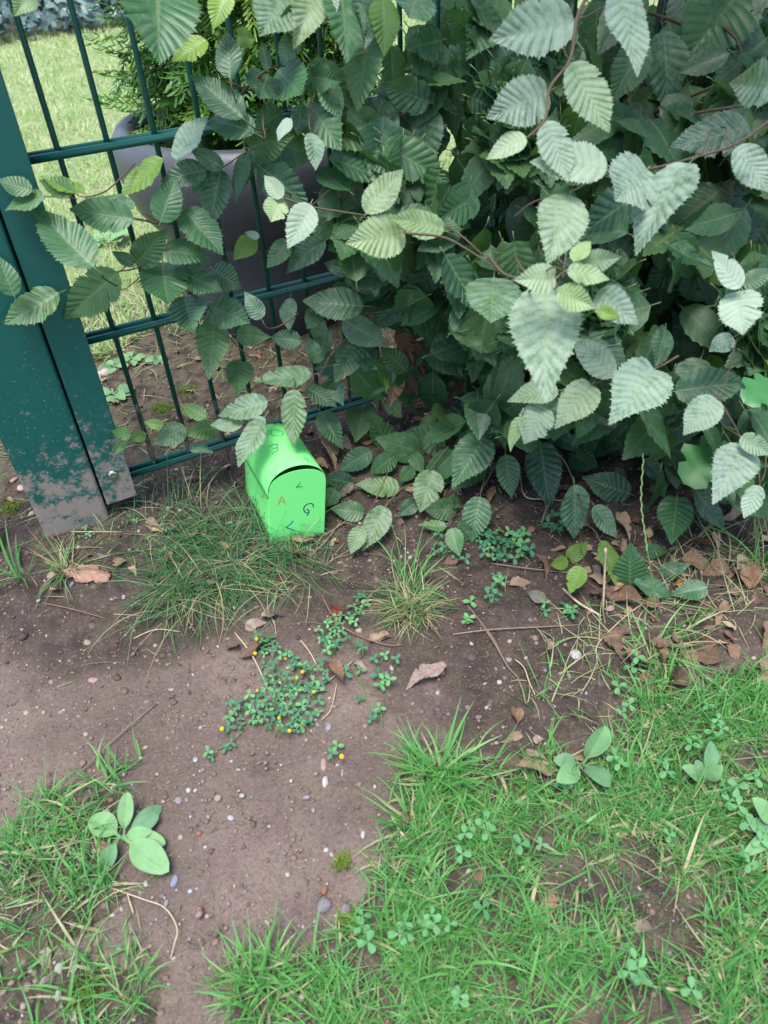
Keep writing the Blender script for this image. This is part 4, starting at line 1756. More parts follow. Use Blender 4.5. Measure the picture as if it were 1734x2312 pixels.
BARE = [(gpt('G', 590, 1380), .022), (gpt('G', 690, 1400), .022), (gpt('G', 470, 1330), .012)] + [(gpt('I', x, y), r) for x, y, r in ((905, 600, .022), (1395, 640, .014), (430, 1030, .022), (800, 1060, .022), (1030, 1040, .016), (1250, 1180, .040), (1330, 1270, .028), (840, 1150, .018),
                                            (1400, 1000, .014), (560, 500, .018), (900, 480, .03), (980, 350, .03), (60, 1350, .014), (1550, 560, .02), (420, 800, .012))]


def lawn_blades(poly, n, seed, name, label, hmul=1.0, thin=1.0):
    r = np.random.default_rng(seed)
    q = sample_poly(poly, int(n * 1.9), r, .028)
    clump = fbm(q[:, 0] * 42, q[:, 1] * 42, 3, 61) + .6 * fbm(q[:, 0] * 14, q[:, 1] * 14, 2, 71)
    keep = r.uniform(-.42, .40, len(q)) < clump
    for p, rad in BARE:
        keep &= ((q[:, 0] - p.x) ** 2 + (q[:, 1] - p.y) ** 2 > (rad * r.uniform(.6, 1.25, len(q))) ** 2)
    q = q[keep][:n]
    n = len(q)
    lens = np.clip(r.gamma(4, .0066, n), .009, .065) * hmul
    a = r.uniform(0, 2 * np.pi, n)
    dirs = np.stack([np.cos(a), np.sin(a)], 1)
    patch = fbm(q[:, 0] * 10, q[:, 1] * 10, 2, 81)
    dry = (r.random(n) < (.09 + .15 * (patch < -.05))).astype(float) * r.uniform(.55, 1, n)
    width = np.where(r.random(n) < .18, r.uniform(.0018, .0032, n), r.uniform(.0007, .0015, n)) * thin
    tone = np.clip(r.uniform(-.1, 1.15, n) * .75 + .3 * (patch + .5), 0, 1)
    lift = np.where(dry > 0, r.uniform(.0, .8, n), r.uniform(.35, 1.4, n))
    o = make_blades(name, onground(q), lens, dirs, lift, width, r.uniform(.2, 1.6, n), tone, dry, M['grass'], 4, seed)
    tag(o, label, None, None, 'stuff')
    return o


lawn_blades(WLAWN, 10500, 5, 'lawn_grass', 'short lawn grass with dry blades in the lower right corner')
lawn_blades(WLEFT, 1050, 6, 'grass_patch', 'patch of lawn grass around the plantain at the left edge', 1.15)
lawn_blades(WBL, 230, 7, 'sparse_grass', 'sparse grass blades on soil in the bottom left corner')
# straggling blades just outside the turf edge

# lawn behind the fence
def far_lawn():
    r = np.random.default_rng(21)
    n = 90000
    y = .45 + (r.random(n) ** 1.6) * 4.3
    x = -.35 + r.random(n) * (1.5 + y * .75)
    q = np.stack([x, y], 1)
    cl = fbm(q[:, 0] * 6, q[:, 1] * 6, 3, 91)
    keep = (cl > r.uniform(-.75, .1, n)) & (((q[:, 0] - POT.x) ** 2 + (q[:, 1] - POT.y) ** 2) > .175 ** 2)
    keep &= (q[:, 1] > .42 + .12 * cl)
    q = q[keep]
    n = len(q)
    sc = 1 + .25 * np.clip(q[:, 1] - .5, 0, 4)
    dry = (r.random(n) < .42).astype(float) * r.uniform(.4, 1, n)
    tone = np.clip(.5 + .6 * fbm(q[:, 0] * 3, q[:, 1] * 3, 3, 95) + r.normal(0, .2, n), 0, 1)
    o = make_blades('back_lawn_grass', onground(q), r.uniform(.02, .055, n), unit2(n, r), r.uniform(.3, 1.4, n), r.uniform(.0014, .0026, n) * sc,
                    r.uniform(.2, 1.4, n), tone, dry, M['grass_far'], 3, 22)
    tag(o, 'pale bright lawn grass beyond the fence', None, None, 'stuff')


far_lawn()


def thatch():
    """dry clippings and litter on the strip of soil behind the fence"""
    r = np.random.default_rng(31)
    n = 2600
    q = np.stack([r.uniform(-.25, .9, n), r.uniform(.015, .55, n)], 1)
    cl = fbm(q[:, 0] * 16, q[:, 1] * 16, 3, 33)
    q = q[(cl > r.uniform(-.5, .25, n)) & (((q[:, 0] - POT.x) ** 2 + (q[:, 1] - POT.y) ** 2) > .175 ** 2)]
    n = len(q)
    o = make_blades('dry_clippings', onground(q, .002), r.uniform(.012, .05, n), unit2(n, r), r.uniform(-.05, .35, n), r.uniform(.0008, .002, n),
                    r.uniform(-.2, .5, n), r.random(n), (r.random(n) < .8) * r.uniform(.35, .95, n), M['grass'], 3, 34)
    tag(o, 'dry grass clippings on the soil behind the fence', None, None, 'stuff')


thatch()


def tuft(name, label, center, rad, n, L, width, lift, bend, dry_frac, mat, seed, bias=None, seg=6, tone=(0, 1), ell=1.0, radial=.45):
    r = np.random.default_rng(seed)
    a = r.uniform(0, 2 * np.pi, n)
    rr = rad * np.sqrt(r.random(n))
    q = np.stack([center.x + rr * np.cos(a) * ell, center.y + rr * np.sin(a)], 1)
    dirs = radial * np.stack([np.cos(a), np.sin(a)], 1) + r.normal(0, .8, (n, 2))
    if bias is not None:
        dirs = dirs + np.array(bias)
    dirs /= np.linalg.norm(dirs, axis=1, keepdims=True)
    dry = (r.random(n) < dry_frac) * r.uniform(.5, 1, n)
    o = make_blades(name, onground(q), r.uniform(L[0], L[1], n), dirs, r.uniform(lift[0], lift[1], n), r.uniform(width[0], width[1], n),
                    r.uniform(bend[0], bend[1], n), r.uniform(tone[0], tone[1], n), dry, mat, seg, seed)
    tag(o, label, 'grass tuft')
    return o


tuft('grass_tuft', 'dark tuft of long thin arching grass between the post and the green box', gpt('S', 500, 1195), .060, 620, (.03, .115), (.0007, .0013), (.1, 1.05), (.5, 1.9), .08, M['grass_fine'], 41, (-.3, -.2), 8, ell=1.6)
tuft('grass_tuft', 'low sparse fine grass in front of the fence bottom rail', gpt('S', 350, 1130), .045, 120, (.05, .13), (.0008, .0013), (.2, 1.2), (.6, 2.0), .25, M['grass_fine'], 42, (.2, -.1), 7, ell=1.7)
tuft('grass_tuft', 'straggly fine grass trailing over the soil left of the yellow flowers', gpt('S', 430, 1265), .04, 150, (.05, .14), (.0007, .0012), (.1, .8), (.6, 1.8), .35, M['grass_fine'], 43, (-.1, -.5), 7, ell=1.6)
tuft('grass_tuft', 'thin grass tuft right under the front of the green box', gpt('S', 640, 1235), .03, 70, (.05, .11), (.0008, .0012), (.1, 1.0), (.6, 2.0), .3, M['grass_fine'], 44, (-.3, -.2), 7, ell=1.5)
tuft('grass_tuft', 'bushy half dry grass tuft standing alone in the middle', gpt('S', 885, 1315), .022, 340, (.020, .065), (.0007, .0013), (.0, 1.2), (.2, 1.5), .55, M['grass_fine'], 45, (0, -.15), 6, tone=(.5, 1))
tuft('grass_tuft', 'taller green blades rising from the back of the middle tuft', gpt('S', 880, 1265), .018, 42, (.04, .095), (.0010, .0019), (.4, 1.35), (.2, 1.2), .15, M['grass'], 46, (.2, .2), 6)
tuft('grass_tuft', 'broad bladed grass clump at the upper corner of the lawn', gpt('S', 945, 1665), .012, 60, (.035, .085), (.0018, .0034), (.15, 1.1), (.0, .8), .22, M['grass'], 47, (.1, .1), 5, tone=(.3, 1))
tuft('grass_tuft', 'broad blades leaning over the soil at the lawn edge', gpt('S', 900, 1790), .010, 26, (.03, .07), (.0018, .0032), (.2, 1.1), (.0, .8), .25, M['grass'], 48, (-.5, .3), 5)
tuft('grass_tuft', 'dry pale grass clump at the foot of the post', gpt('S', 145, 1235), .009, 55, (.03, .085), (.0009, .0020), (.3, 1.4), (.4, 1.9), .65, M['grass'], 49, None, 6)
tuft('grass_tuft', 'few long green grass blades at the left edge below the post', gpt('S', 48, 1250), .006, 12, (.05, .13), (.0018, .0034), (.6, 1.45), (.4, 2.2), .25, M['grass'], 50, (-.2, .2), 7)
tuft('grass_tuft', 'straw coloured dead grass below the hedge on the right', gpt('S', 1340, 1360), .06, 95, (.02, .075), (.0008, .0015), (.0, .5), (-.1, .8), .92, M['grass'], 51, None, 5, ell=1.6, radial=0)
tuft('grass_tuft', 'dead grass litter at the right edge under the hedge', gpt('S', 1590, 1240), .075, 190, (.02, .09), (.0008, .0015), (.0, .6), (-.1, .8), .85, M['grass'], 52, None, 5, ell=1.4, radial=0)
tuft('grass_tuft', 'green and straw grass blades between the fallen leaves on the right', gpt('S', 1420, 1395), .022, 60, (.03, .10), (.0012, .0024), (.2, 1.2), (.2, 1.4), .45, M['grass'], 53, (.2, -.2), 6, ell=1.5)
tuft('grass_tuft', 'thin grass blades on bare soil above the plantain at right', gpt('S', 1190, 1510), .034, 34, (.02, .06), (.0010, .0020), (.1, 1.1), (.1, 1.2), .55, M['grass'], 54, None, 5)
tuft('grass_tuft', 'grass tuft at the bottom edge left of the lawn', gpt('S', 570, 2110), .02, 75, (.025, .06), (.0012, .0026), (.4, 1.4), (.2, 1.5), .22, M['grass'], 55, None, 5, tone=(.3, 1))
tuft('grass_tuft', 'small grass tuft by the moss at the bottom left', gpt('S', 285, 2120), .016, 40, (.02, .05), (.0010, .0020), (.3, 1.3), (.2, 1.3), .25, M['grass'], 56, None, 5)
tuft('grass_tuft', 'two bladed grass seedling in the middle of the path', gpt('G', 635, 1020), .002, 5, (.02, .045), (.0012, .0022), (.6, 1.3), (.1, .6), .2, M['grass'], 57, None, 5)
tuft('grass_tuft', 'scattered blades above the left plantain', gpt('S', 235, 1690), .02, 45, (.02, .05), (.0010, .0022), (.4, 1.4), (.2, 1.2), .15, M['grass'], 58, None, 5)
tuft('grass_tuft', 'long fine bright grass at the right edge below the lobed leaf', gpt('S', 1650, 1230), .02, 40, (.06, .14), (.001, .0018), (.9, 1.45), (.3, 1.6), .2, M['grass'], 59, None, 6)

# single flowering stem in front of the hedge
P = [gpt('F', 965, 1960), None, None, None]
base_ = P[0]
zb = project(base_)[2]
stemP = [base_, unproj(*px('F', 930, 1650), zb - .03), unproj(*px('F', 900, 1460), zb - .045), unproj(*px('F', 868, 1200), zb - .06), unproj(*px('F', 880, 930), zb - .075)]
gs = empty('flowering_grass_stem', base_)
tag(gs, 'single tall thin grass stem with seed spike in front of the hedge', 'grass stem')
SP = spline(stemP, 8)
at_parent(tube('stalk', SP, [.0008 * (1 - .5 * i / len(SP)) for i in range(len(SP))], M['greenstalk'], None, 5), gs)
Vs, Fs = [], []
for i in range(14, len(SP)):
    p = SP[i]
    dvec = (SP[min(i + 1, len(SP) - 1)] - SP[i - 1]).normalized()
    q = p + RIGHT * (.0006 if i % 2 else -.0006)
    tv, tf = tube_geo([q - dvec * .001, q + dvec * .003, q + dvec * .007], [.0004, .0008, .0002], 5, len(Vs))
    Vs += tv
    Fs += tf
at_parent(mesh_np('seed_spike', [tuple(v) for v in Vs], Fs, simple('green_seed', (.22, .30, .12), .6, .3)), gs)

# ------------------------------------------------------------------ clover and medick
def trifoliate(mat, notch=.0, wide=.62, name='clover_leaf'):
    V = []
    F = []
    for k in range(3):
        a = math.radians(90 + 120 * k)
        out = [(0, 0), (.18, .18), (.30, .42), (wide * .5, .66), (wide * .40, .88), (.10, .99), (0, .97 - notch)]
        L = [(-x, y) for x, y in out[1:-1]]
        ring = out + L[::-1]
        c0 = len(V)
        V.append((0, 0, 0))
        pts = []
        for (x, y) in ring[1:]:
            z = .16 * abs(x) + .05 * y - .16 * y * y + .06
            pts.append((x, y + .06, z))
        mid = [(0, .35 + .06, .02), (0, .68 + .06, .0)]
        ca, sa_ = math.cos(a - math.pi / 2), math.sin(a - math.pi / 2)
        rot = lambda p: (p[0] * ca - p[1] * sa_, p[0] * sa_ + p[1] * ca, p[2])
        n0 = len(V)
        for p in pts:
            V.append(rot(p))
        m0 = len(V)
        V.append(rot(mid[0]))
        V.append(rot(mid[1]))
        # right half: indices n0..n0+5 (5 = tip), left half from 6..10
        R = [n0 + i for i in range(6)]
        Lh = [n0 + 10 - i for i in range(5)] + [n0 + 5]
        for H, flip in ((R, False), (Lh, True)):
            fs = [(c0, H[0], m0), (H[0], H[1], m0), (H[1], H[2], m0 + 1, m0), (H[2], H[3], m0 + 1), (H[3], H[4], m0 + 1), (H[4], H[5], m0 + 1)]
            F += [f_[::-1] if flip else f_ for f_ in fs]
    me = bpy.data.meshes.new(name)
    me.from_pydata(V, [], F)
    me.polygons.foreach_set('use_smooth', np.ones(len(me.polygons), dtype=bool))
    me.materials.append(mat)
    return me


TRI = [trifoliate(M['clover']), trifoliate(M['clover_light'], .03), trifoliate(M['clover_lawn'], .05, .7)]


def flower_mesh():
    bm = bmesh.new()
    r = random.Random(5)
    for i in range(26):
        h = 1 - 2 * (i + .5) / 26
        a = i * 2.399
        s = math.sqrt(1 - h * h)
        c_ = Vector((s * math.cos(a), s * math.sin(a), h * 1.1)) * .8
        m = bmesh.ops.create_icosphere(bm, subdivisions=1, radius=.32)
        for v in m['verts']:
            v.co = v.co + c_
    me = bpy.data.meshes.new('flower_head')
    bm.to_mesh(me)
    bm.free()
    me.polygons.foreach_set('use_smooth', np.ones(len(me.polygons), dtype=bool))
    me.materials.append(M['flower'])
    return me


FLOWER = flower_mesh()


def clover_plant(name, label, cat, spots, size, height, meshes, seed, flowers=(), stalks=True, group=None):
    """spots: list of ground points where a trifoliate leaf stands"""
    r = random.Random(seed)
    cx = sum(p.x for p in spots) / len(spots)
    cy = sum(p.y for p in spots) / len(spots)
    root = empty(name, (cx, cy, gz(cx, cy)))
    tag(root, label, cat, group)
    Vs, Fs = [], []
    for p in spots:
        h = r.uniform(*height)
        s = r.uniform(*size)
        top = Vector((p.x, p.y, gz(p.x, p.y) + h))
        n = Vector((r.gauss(-.1, .28), r.gauss(-.25, .28), 1)).normalized()
        q = n.to_track_quat('Z', 'Y') @ Quaternion((0, 0, 1), r.uniform(0, 6.28))
        o = bpy.data.objects.new('leaf', r.choice(meshes))
        link(o)
        o.parent = root
        o.matrix_parent_inverse = Matrix.Translation(-Vector(root.location))
        o.matrix_basis = Matrix.Translation(top) @ q.to_matrix().to_4x4() @ Matrix.Scale(s, 4)
        b0 = Vector((p.x + r.gauss(0, .006), p.y + r.gauss(0, .006), 0))
        b0.z = gz(b0.x, b0.y) - .001
        at_parent(tube('leaf_stalk', [b0, (b0 + top) * .5 + Vector((r.gauss(0, .002), r.gauss(0, .002), .002)), top], .0005, M['greenstalk'], None, 4), root)
    for (t, x, y, s) in flowers:
        p = gpt(t, x, y, .016)
        fh = o = bpy.data.objects.new('flower_head', FLOWER)
        link(o)
        o.matrix_basis = Matrix.Translation(p) @ Matrix.Rotation(r.uniform(0, 6), 4, 'Z') @ Matrix.Scale(s * .8, 4)
        g = Vector((p.x + r.gauss(0, .004), p.y + .008, gz(p.x, p.y)))
        o = tube('flower_stalk', spline([g, (g + p) * .5, p], 3), .0004, M['greenstalk'])
        at_parent(o, root)
        fh.parent = o
    return root


def spots_in(t, poly, n, seed, mind=9):
    r = random.Random(seed)
    xs = [p[0] for p in poly]
    ys = [p[1] for p in poly]
    out = []
    k = 0
    while len(out) < n and k < 8000:
        k += 1
        x, y = r.uniform(min(xs), max(xs)), r.uniform(min(ys), max(ys))
        if in_poly(x, y, poly) and all((x - a_) ** 2 + (y - b2) ** 2 > mind * mind for a_, b2 in out):
            out.append((x, y))
    return [gpt(t, x, y) for x, y in out]


med = spots_in('H', [(500, 400), (640, 390), (760, 560), (930, 560), (940, 700), (900, 880), (790, 1000), (600, 1000), (460, 930), (420, 850), (460, 780), (560, 740)], 92, 3, 32)
med += spots_in('H', [(330, 800), (410, 800), (400, 980), (310, 970)], 7, 4, 34)
med += [gpt('H', x, y) for x, y in ((205, 1130), (345, 1075), (310, 1095), (220, 1150), (1000, 1090), (970, 1140))]
clover_plant('black_medick', 'spreading medick patch with small yellow flower heads on the bare soil', 'clover', med, (.0042, .0075), (.004, .014),
             [TRI[0], TRI[0], TRI[1]], 5,
             flowers=[('H', 495, 395, .0026), ('H', 487, 485, .0026), ('H', 783, 600, .0025), ('H', 748, 636, .0022), ('H', 642, 665, .0017), ('H', 500, 717, .0019),
                      ('H', 853, 725, .0022), ('H', 636, 888, .0022), ('H', 280, 955, .0028), ('H', 702, 967, .0025), ('H', 1027, 1128, .003), ('H', 676, 518, .0016)])
med2 = spots_in('H', [(870, 370), (980, 280), (1080, 250), (1150, 140), (1200, 190), (1130, 290), (1090, 420), (960, 520), (880, 470)], 30, 8, 30)
clover_plant('clover_plant', 'dark green clover running from the yellow flowers towards the middle grass tuft', 'clover', med2, (.0042, .0068), (.005, .014), [TRI[0], TRI[1]], 6)
cl3 = [gpt('H', x, y) for x, y in ((1300, 525), (1370, 550), (1145, 610), (1130, 460), (1160, 500), (1255, 640), (1290, 690), (1270, 720), (1240, 890), (1265, 850), (1140, 795), (1055, 640), (1235, 555), (1215, 915), (1330, 700))]
clover_plant('clover_plant', 'loose trail of single clover leaves left of the pale curled leaf', 'clover', cl3, (.0055, .0085), (.006, .016), [TRI[0], TRI[1]], 7)
cl4 = spots_in('E', [(1060, 1440), (1200, 1400), (1330, 1410), (1370, 1560), (1250, 1590), (1100, 1590), (1040, 1520)], 30, 9, 38)
cl4 += spots_in('E', [(1420, 1380), (1560, 1310), (1640, 1340), (1520, 1420)], 9, 10, 34)
clover_plant('clover_plant', 'dense dark clover clump on soil beneath the hedge', 'clover', cl4, (.006, .010), (.008, .02), [TRI[0], TRI[0], TRI[1]], 8)
cl5 = [gpt('E', x, y) for x, y in ((1150, 1700), (1190, 1690), (1170, 1740), (1130, 1790), (1165, 1790), (1140, 1860), (1110, 1820), (1185, 1750))]
clover_plant('clover_plant', 'small upright clover sprig right of the middle grass tuft', 'clover', cl5, (.006, .009), (.006, .018), [TRI[0], TRI[1]], 9)
cl6 = [gpt('E', x, y) for x, y in ((990, 1950), (1000, 1840), (975, 1970), (1460, 1870), (1470, 1900), (1590, 1870), (1640, 1890), (1630, 1930), (1600, 1900))]
clover_plant('clover_plant', 'few isolated clover leaves on bare soil below the hedge', 'clover', cl6, (.006, .009), (.004, .012), [TRI[0], TRI[1]], 10)
cl7 = [gpt('E', x, y) for x, y in ((800, 1440), (790, 1490), (830, 1530), (900, 1560), (970, 1590), (850, 1570), (780, 1550))]
clover_plant('clover_plant', 'clover leaves hiding behind the middle grass tuft', 'clover', cl7, (.006, .009), (.008, .02), [TRI[0]], 11)
for k, (lab, pts) in enumerate((
        ('pale clover in the lawn at the bottom left of the turf', [(40, 1225), (30, 1250), (205, 1260), (215, 1280), (180, 1280), (275, 1235), (310, 1230), (320, 1260), (380, 1250), (290, 1270), (440, 900), (510, 1190), (60, 1330), (420, 1530), (415, 1550)]),
        ('clover leaves beside the largest plantain leaf in the lawn', [(820, 680), (840, 700), (860, 680), (1230, 600), (1240, 640), (1030, 590), (1050, 620), (520, 840), (525, 870), (660, 940), (740, 950), (460, 855), (430, 980)]),
        ('clover trailing down the right side of the lawn', [(1480, 690), (1510, 720), (1520, 780), (1550, 820), (1450, 660), (1560, 860), (1490, 750), (1600, 930), (1620, 900), (1530, 980), (1550, 1030), (1590, 660), (1440, 440), (1420, 480), (1400, 380), (1360, 520), (1330, 550), (1460, 470)]),
        ('clover sprigs in the lawn near the lower right corner', [(1110, 1400), (1120, 1430), (1080, 1450), (1130, 1490), (1330, 1510), (1250, 890), (1090, 380), (1060, 420), (1120, 200), (1100, 230), (1050, 300)]))):
    clover_plant('clover_plant', lab, 'clover', [gpt('I', x, y) for x, y in pts for _ in range(1)], (.006, .0095), (.012, .028), [TRI[2], TRI[2], TRI[1]], 30 + k)
wl_ = [gpt('B', x, y) for x, y in ((810, 1605), (855, 1610), (930, 1720), (700, 1720), (540, 1660), (640, 1740), (500, 1700), (1020, 1640), (1100, 1780), (560, 1690), (470, 1640))]
clover_plant('clover_plant', 'tiny round seedling leaves on dark soil by the post foot', 'clover', wl_, (.003, .005), (.002, .008), [TRI[1]], 41)

# ------------------------------------------------------------------ plantains
def plantain_mesh(mat, droop, fold, seed, name='plantain_leaf'):
    r = random.Random(seed)
    rows, cols_ = 22, 7
    V = []
    F = []
    ph = r.uniform(0, 6)
    for i in range(rows + 1):
        t = i / rows
        if t < .26:
            w = .030 + .010 * t
        else:
            s = (t - .26) / .74
            w = .035 + .255 * (math.sin(math.pi * s ** .95) ** .62 if 0 < s < 1 else 0)
            if i == rows:
                w = .01
        for j in range(-cols_, cols_ + 1):
            fj = j / cols_
            x = w * fj
            veins = .010 * abs(math.sin(fj * math.pi * 2.5)) * min(1, w / .15)
            z = .20 * t - droop * t * t + fold * abs(x) + veins + .014 * math.sin(t * 9 + ph + fj) * abs(fj)
            V.append((x, t, z))
    m = 2 * cols_ + 1
    for i in range(rows):
        for j in range(m - 1):
            F.append((i * m + j, i * m + j + 1, (i + 1) * m + j + 1, (i + 1) * m + j))
    me = bpy.data.meshes.new(name)
    me.from_pydata(V, [], F)
    me.polygons.foreach_set('use_smooth', np.ones(len(me.polygons), dtype=bool))
    me.materials.append(mat)
    return me


PLM = [plantain_mesh(M['plantain'], .30, .12, 1), plantain_mesh(M['plantain'], .12, .25, 2), plantain_mesh(M['plantain_dull'], .4, .1, 3), plantain_mesh(M['plantain'], .5, .2, 4)]


def plantain(label, t, cx, cy, leaves, seed):
    r = random.Random(seed)
    c_ = gpt(t, cx, cy)
    root = empty('plantain', c_)
    tag(root, label, 'plantain')
    for k, (tx, ty, wpx, lift, mi) in enumerate(leaves):
        tip = gpt(t, tx, ty, lift)
        base = Vector((c_.x, c_.y, gz(c_.x, c_.y) + .002 + .0015 * k))
        d_ = tip - base
        kk = TILES[t][2]
        zt = project(tip)[2]
        wm = wpx * kk * zt / FPX
        ws = (wm / .58) / d_.length
        o = bpy.data.objects.new('leaf', PLM[mi])
        link(o)
        o.parent = root
        o.matrix_parent_inverse = Matrix.Translation(-c_)
        o.matrix_basis = leaf_matrix(base, tip, Vector((r.gauss(0, .15), -.35 + r.gauss(0, .1), 1)), None, ws)
    return root


plantain('light green plantain rosette beside the left grass patch', 'G', 560, 1392,
         [(405, 1275, 110, .012, 0), (575, 1170, 70, .022, 1), (718, 1225, 75, .010, 2), (700, 1275, 75, .018, 2), (735, 1395, 85, .012, 0), (655, 1345, 60, .022, 3), (745, 1515, 130, .016, 0), (445, 1530, 80, .004, 2)], 1)
plantain('plantain with one large upright bright leaf in the lawn', 'I', 905, 590, [(995, 410, 110, .045, 1), (830, 640, 85, .032, 0), (1018, 635, 95, .030, 2), (815, 560, 65, .020, 2)], 2)
plantain('plantain pair of oval leaves at the right side of the lawn', 'I', 1395, 655, [(1330, 590, 62, .034, 0), (1465, 590, 64, .036, 0), (1380, 565, 50, .02, 2), (1450, 490, 65, .028, 2)], 3)
plantain('plantain leaf cut off by the right picture edge in the lawn', 'I', 1680, 840, [(1612, 720, 80, .036, 0), (1580, 820, 60, .022, 2), (1610, 920, 60, .025, 3)], 4)

# small broad-leaved weeds behind the fence
def weed(label, t, cx, cy, n, size, seed):
    r = random.Random(seed)
    c_ = gpt(t, cx, cy)
    root = empty('weed_rosette', c_)
    tag(root, label, 'weed')
    for k in range(n):
        a_ = 2 * math.pi * k / n + r.uniform(-.3, .3)
        L = size * r.uniform(.7, 1.1)
        tip = c_ + Vector((math.cos(a_) * L, math.sin(a_) * L, L * r.uniform(.15, .6)))
        o = bpy.data.objects.new('leaf', PLM[r.randrange(4)])
        link(o)
        o.parent = root
        o.matrix_parent_inverse = Matrix.Translation(-c_)
        o.matrix_basis = leaf_matrix(c_ + Vector((0, 0, .003)), tip, Vector((0, -.3, 1)), None, 1.0)


weed('pale green seedling rosette on soil right of the post behind the fence', 'B', 725, 815, 9, .03, 1)
weed('small weed with rounded leaves behind the fence near the pink stone', 'B', 720, 640, 6, .03, 2)
weed('little green weed between fence rods in front of the planter', 'B', 830, 590, 7, .026, 3)
weed('leafy seedling in the dry litter behind the second fence rod', 'B', 980, 600, 6, .026, 4)
weed('bright broadleaf weed in the grass between post and planter', 'A', 680, 1520, 9, .06, 5)

# ------------------------------------------------------------------ stones
def stone_mesh(seed, flat=.6, ang=.25):
    r = random.Random(seed)
    bm = bmesh.new()
    bmesh.ops.create_icosphere(bm, subdivisions=2, radius=1)
    planes = [(Vector((r.gauss(0, 1), r.gauss(0, 1), r.gauss(0, 1))).normalized(), r.uniform(.62, .9)) for _ in range(7)]
    for v in bm.verts:
        for n, d in planes:
            k = v.co.dot(n)
            if k > d:
                v.co -= n * (k - d) * (.5 + ang * 2)
        v.co *= 1 + r.uniform(-.03, .03)
        v.co.z *= flat
    me = bpy.data.meshes.new('stone')
    bm.to_mesh(me)
    bm.free()
    me.polygons.foreach_set('use_smooth', np.ones(len(me.polygons), dtype=bool))
    me.materials.append(M['stone'])
    return me


STONES = [stone_mesh(i, f_, a_) for i, (f_, a_) in enumerate(((.6, .1), (.7, .2), (.5, .25), (.75, .15), (.4, .25), (.65, .05)))]
WHITE, CREAM, GREY, BLUE, TAN, RED, PINK, DARK = (.38, .36, .345), (.33, .285, .225), (.24, .22, .22), (.21, .23, .30), (.29, .23, .18), (.24, .105, .07), (.30, .21, .18), (.085, .07, .07)
N_ST = 0


def stone(t, x, y, w, h, c_, label, name='pebble', cat='pebble', tall=1.0):
    global N_ST
    N_ST += 1
    r = random.Random(N_ST * 7 + 1)
    p = gpt(t, x, y)
    kk = TILES[t][2] * project(p)[2] / FPX
    rx = max(w, 1) * kk / 2 * .92
    ry = max(h, 1) * kk / 2 / .80
    o = bpy.data.objects.new(name, STONES[N_ST % 6])
    link(o)
    rz = min(rx, ry) * tall
    o.location = (p.x, p.y, gz(p.x, p.y) + rz * .10)
    o.scale = (rx, ry, rz)
    o.rotation_euler = (r.gauss(0, .15), r.gauss(0, .15), math.radians(-27) + r.gauss(0, .2))
    o.color = (*c_, 1)
    tag(o, label, cat)
    return o


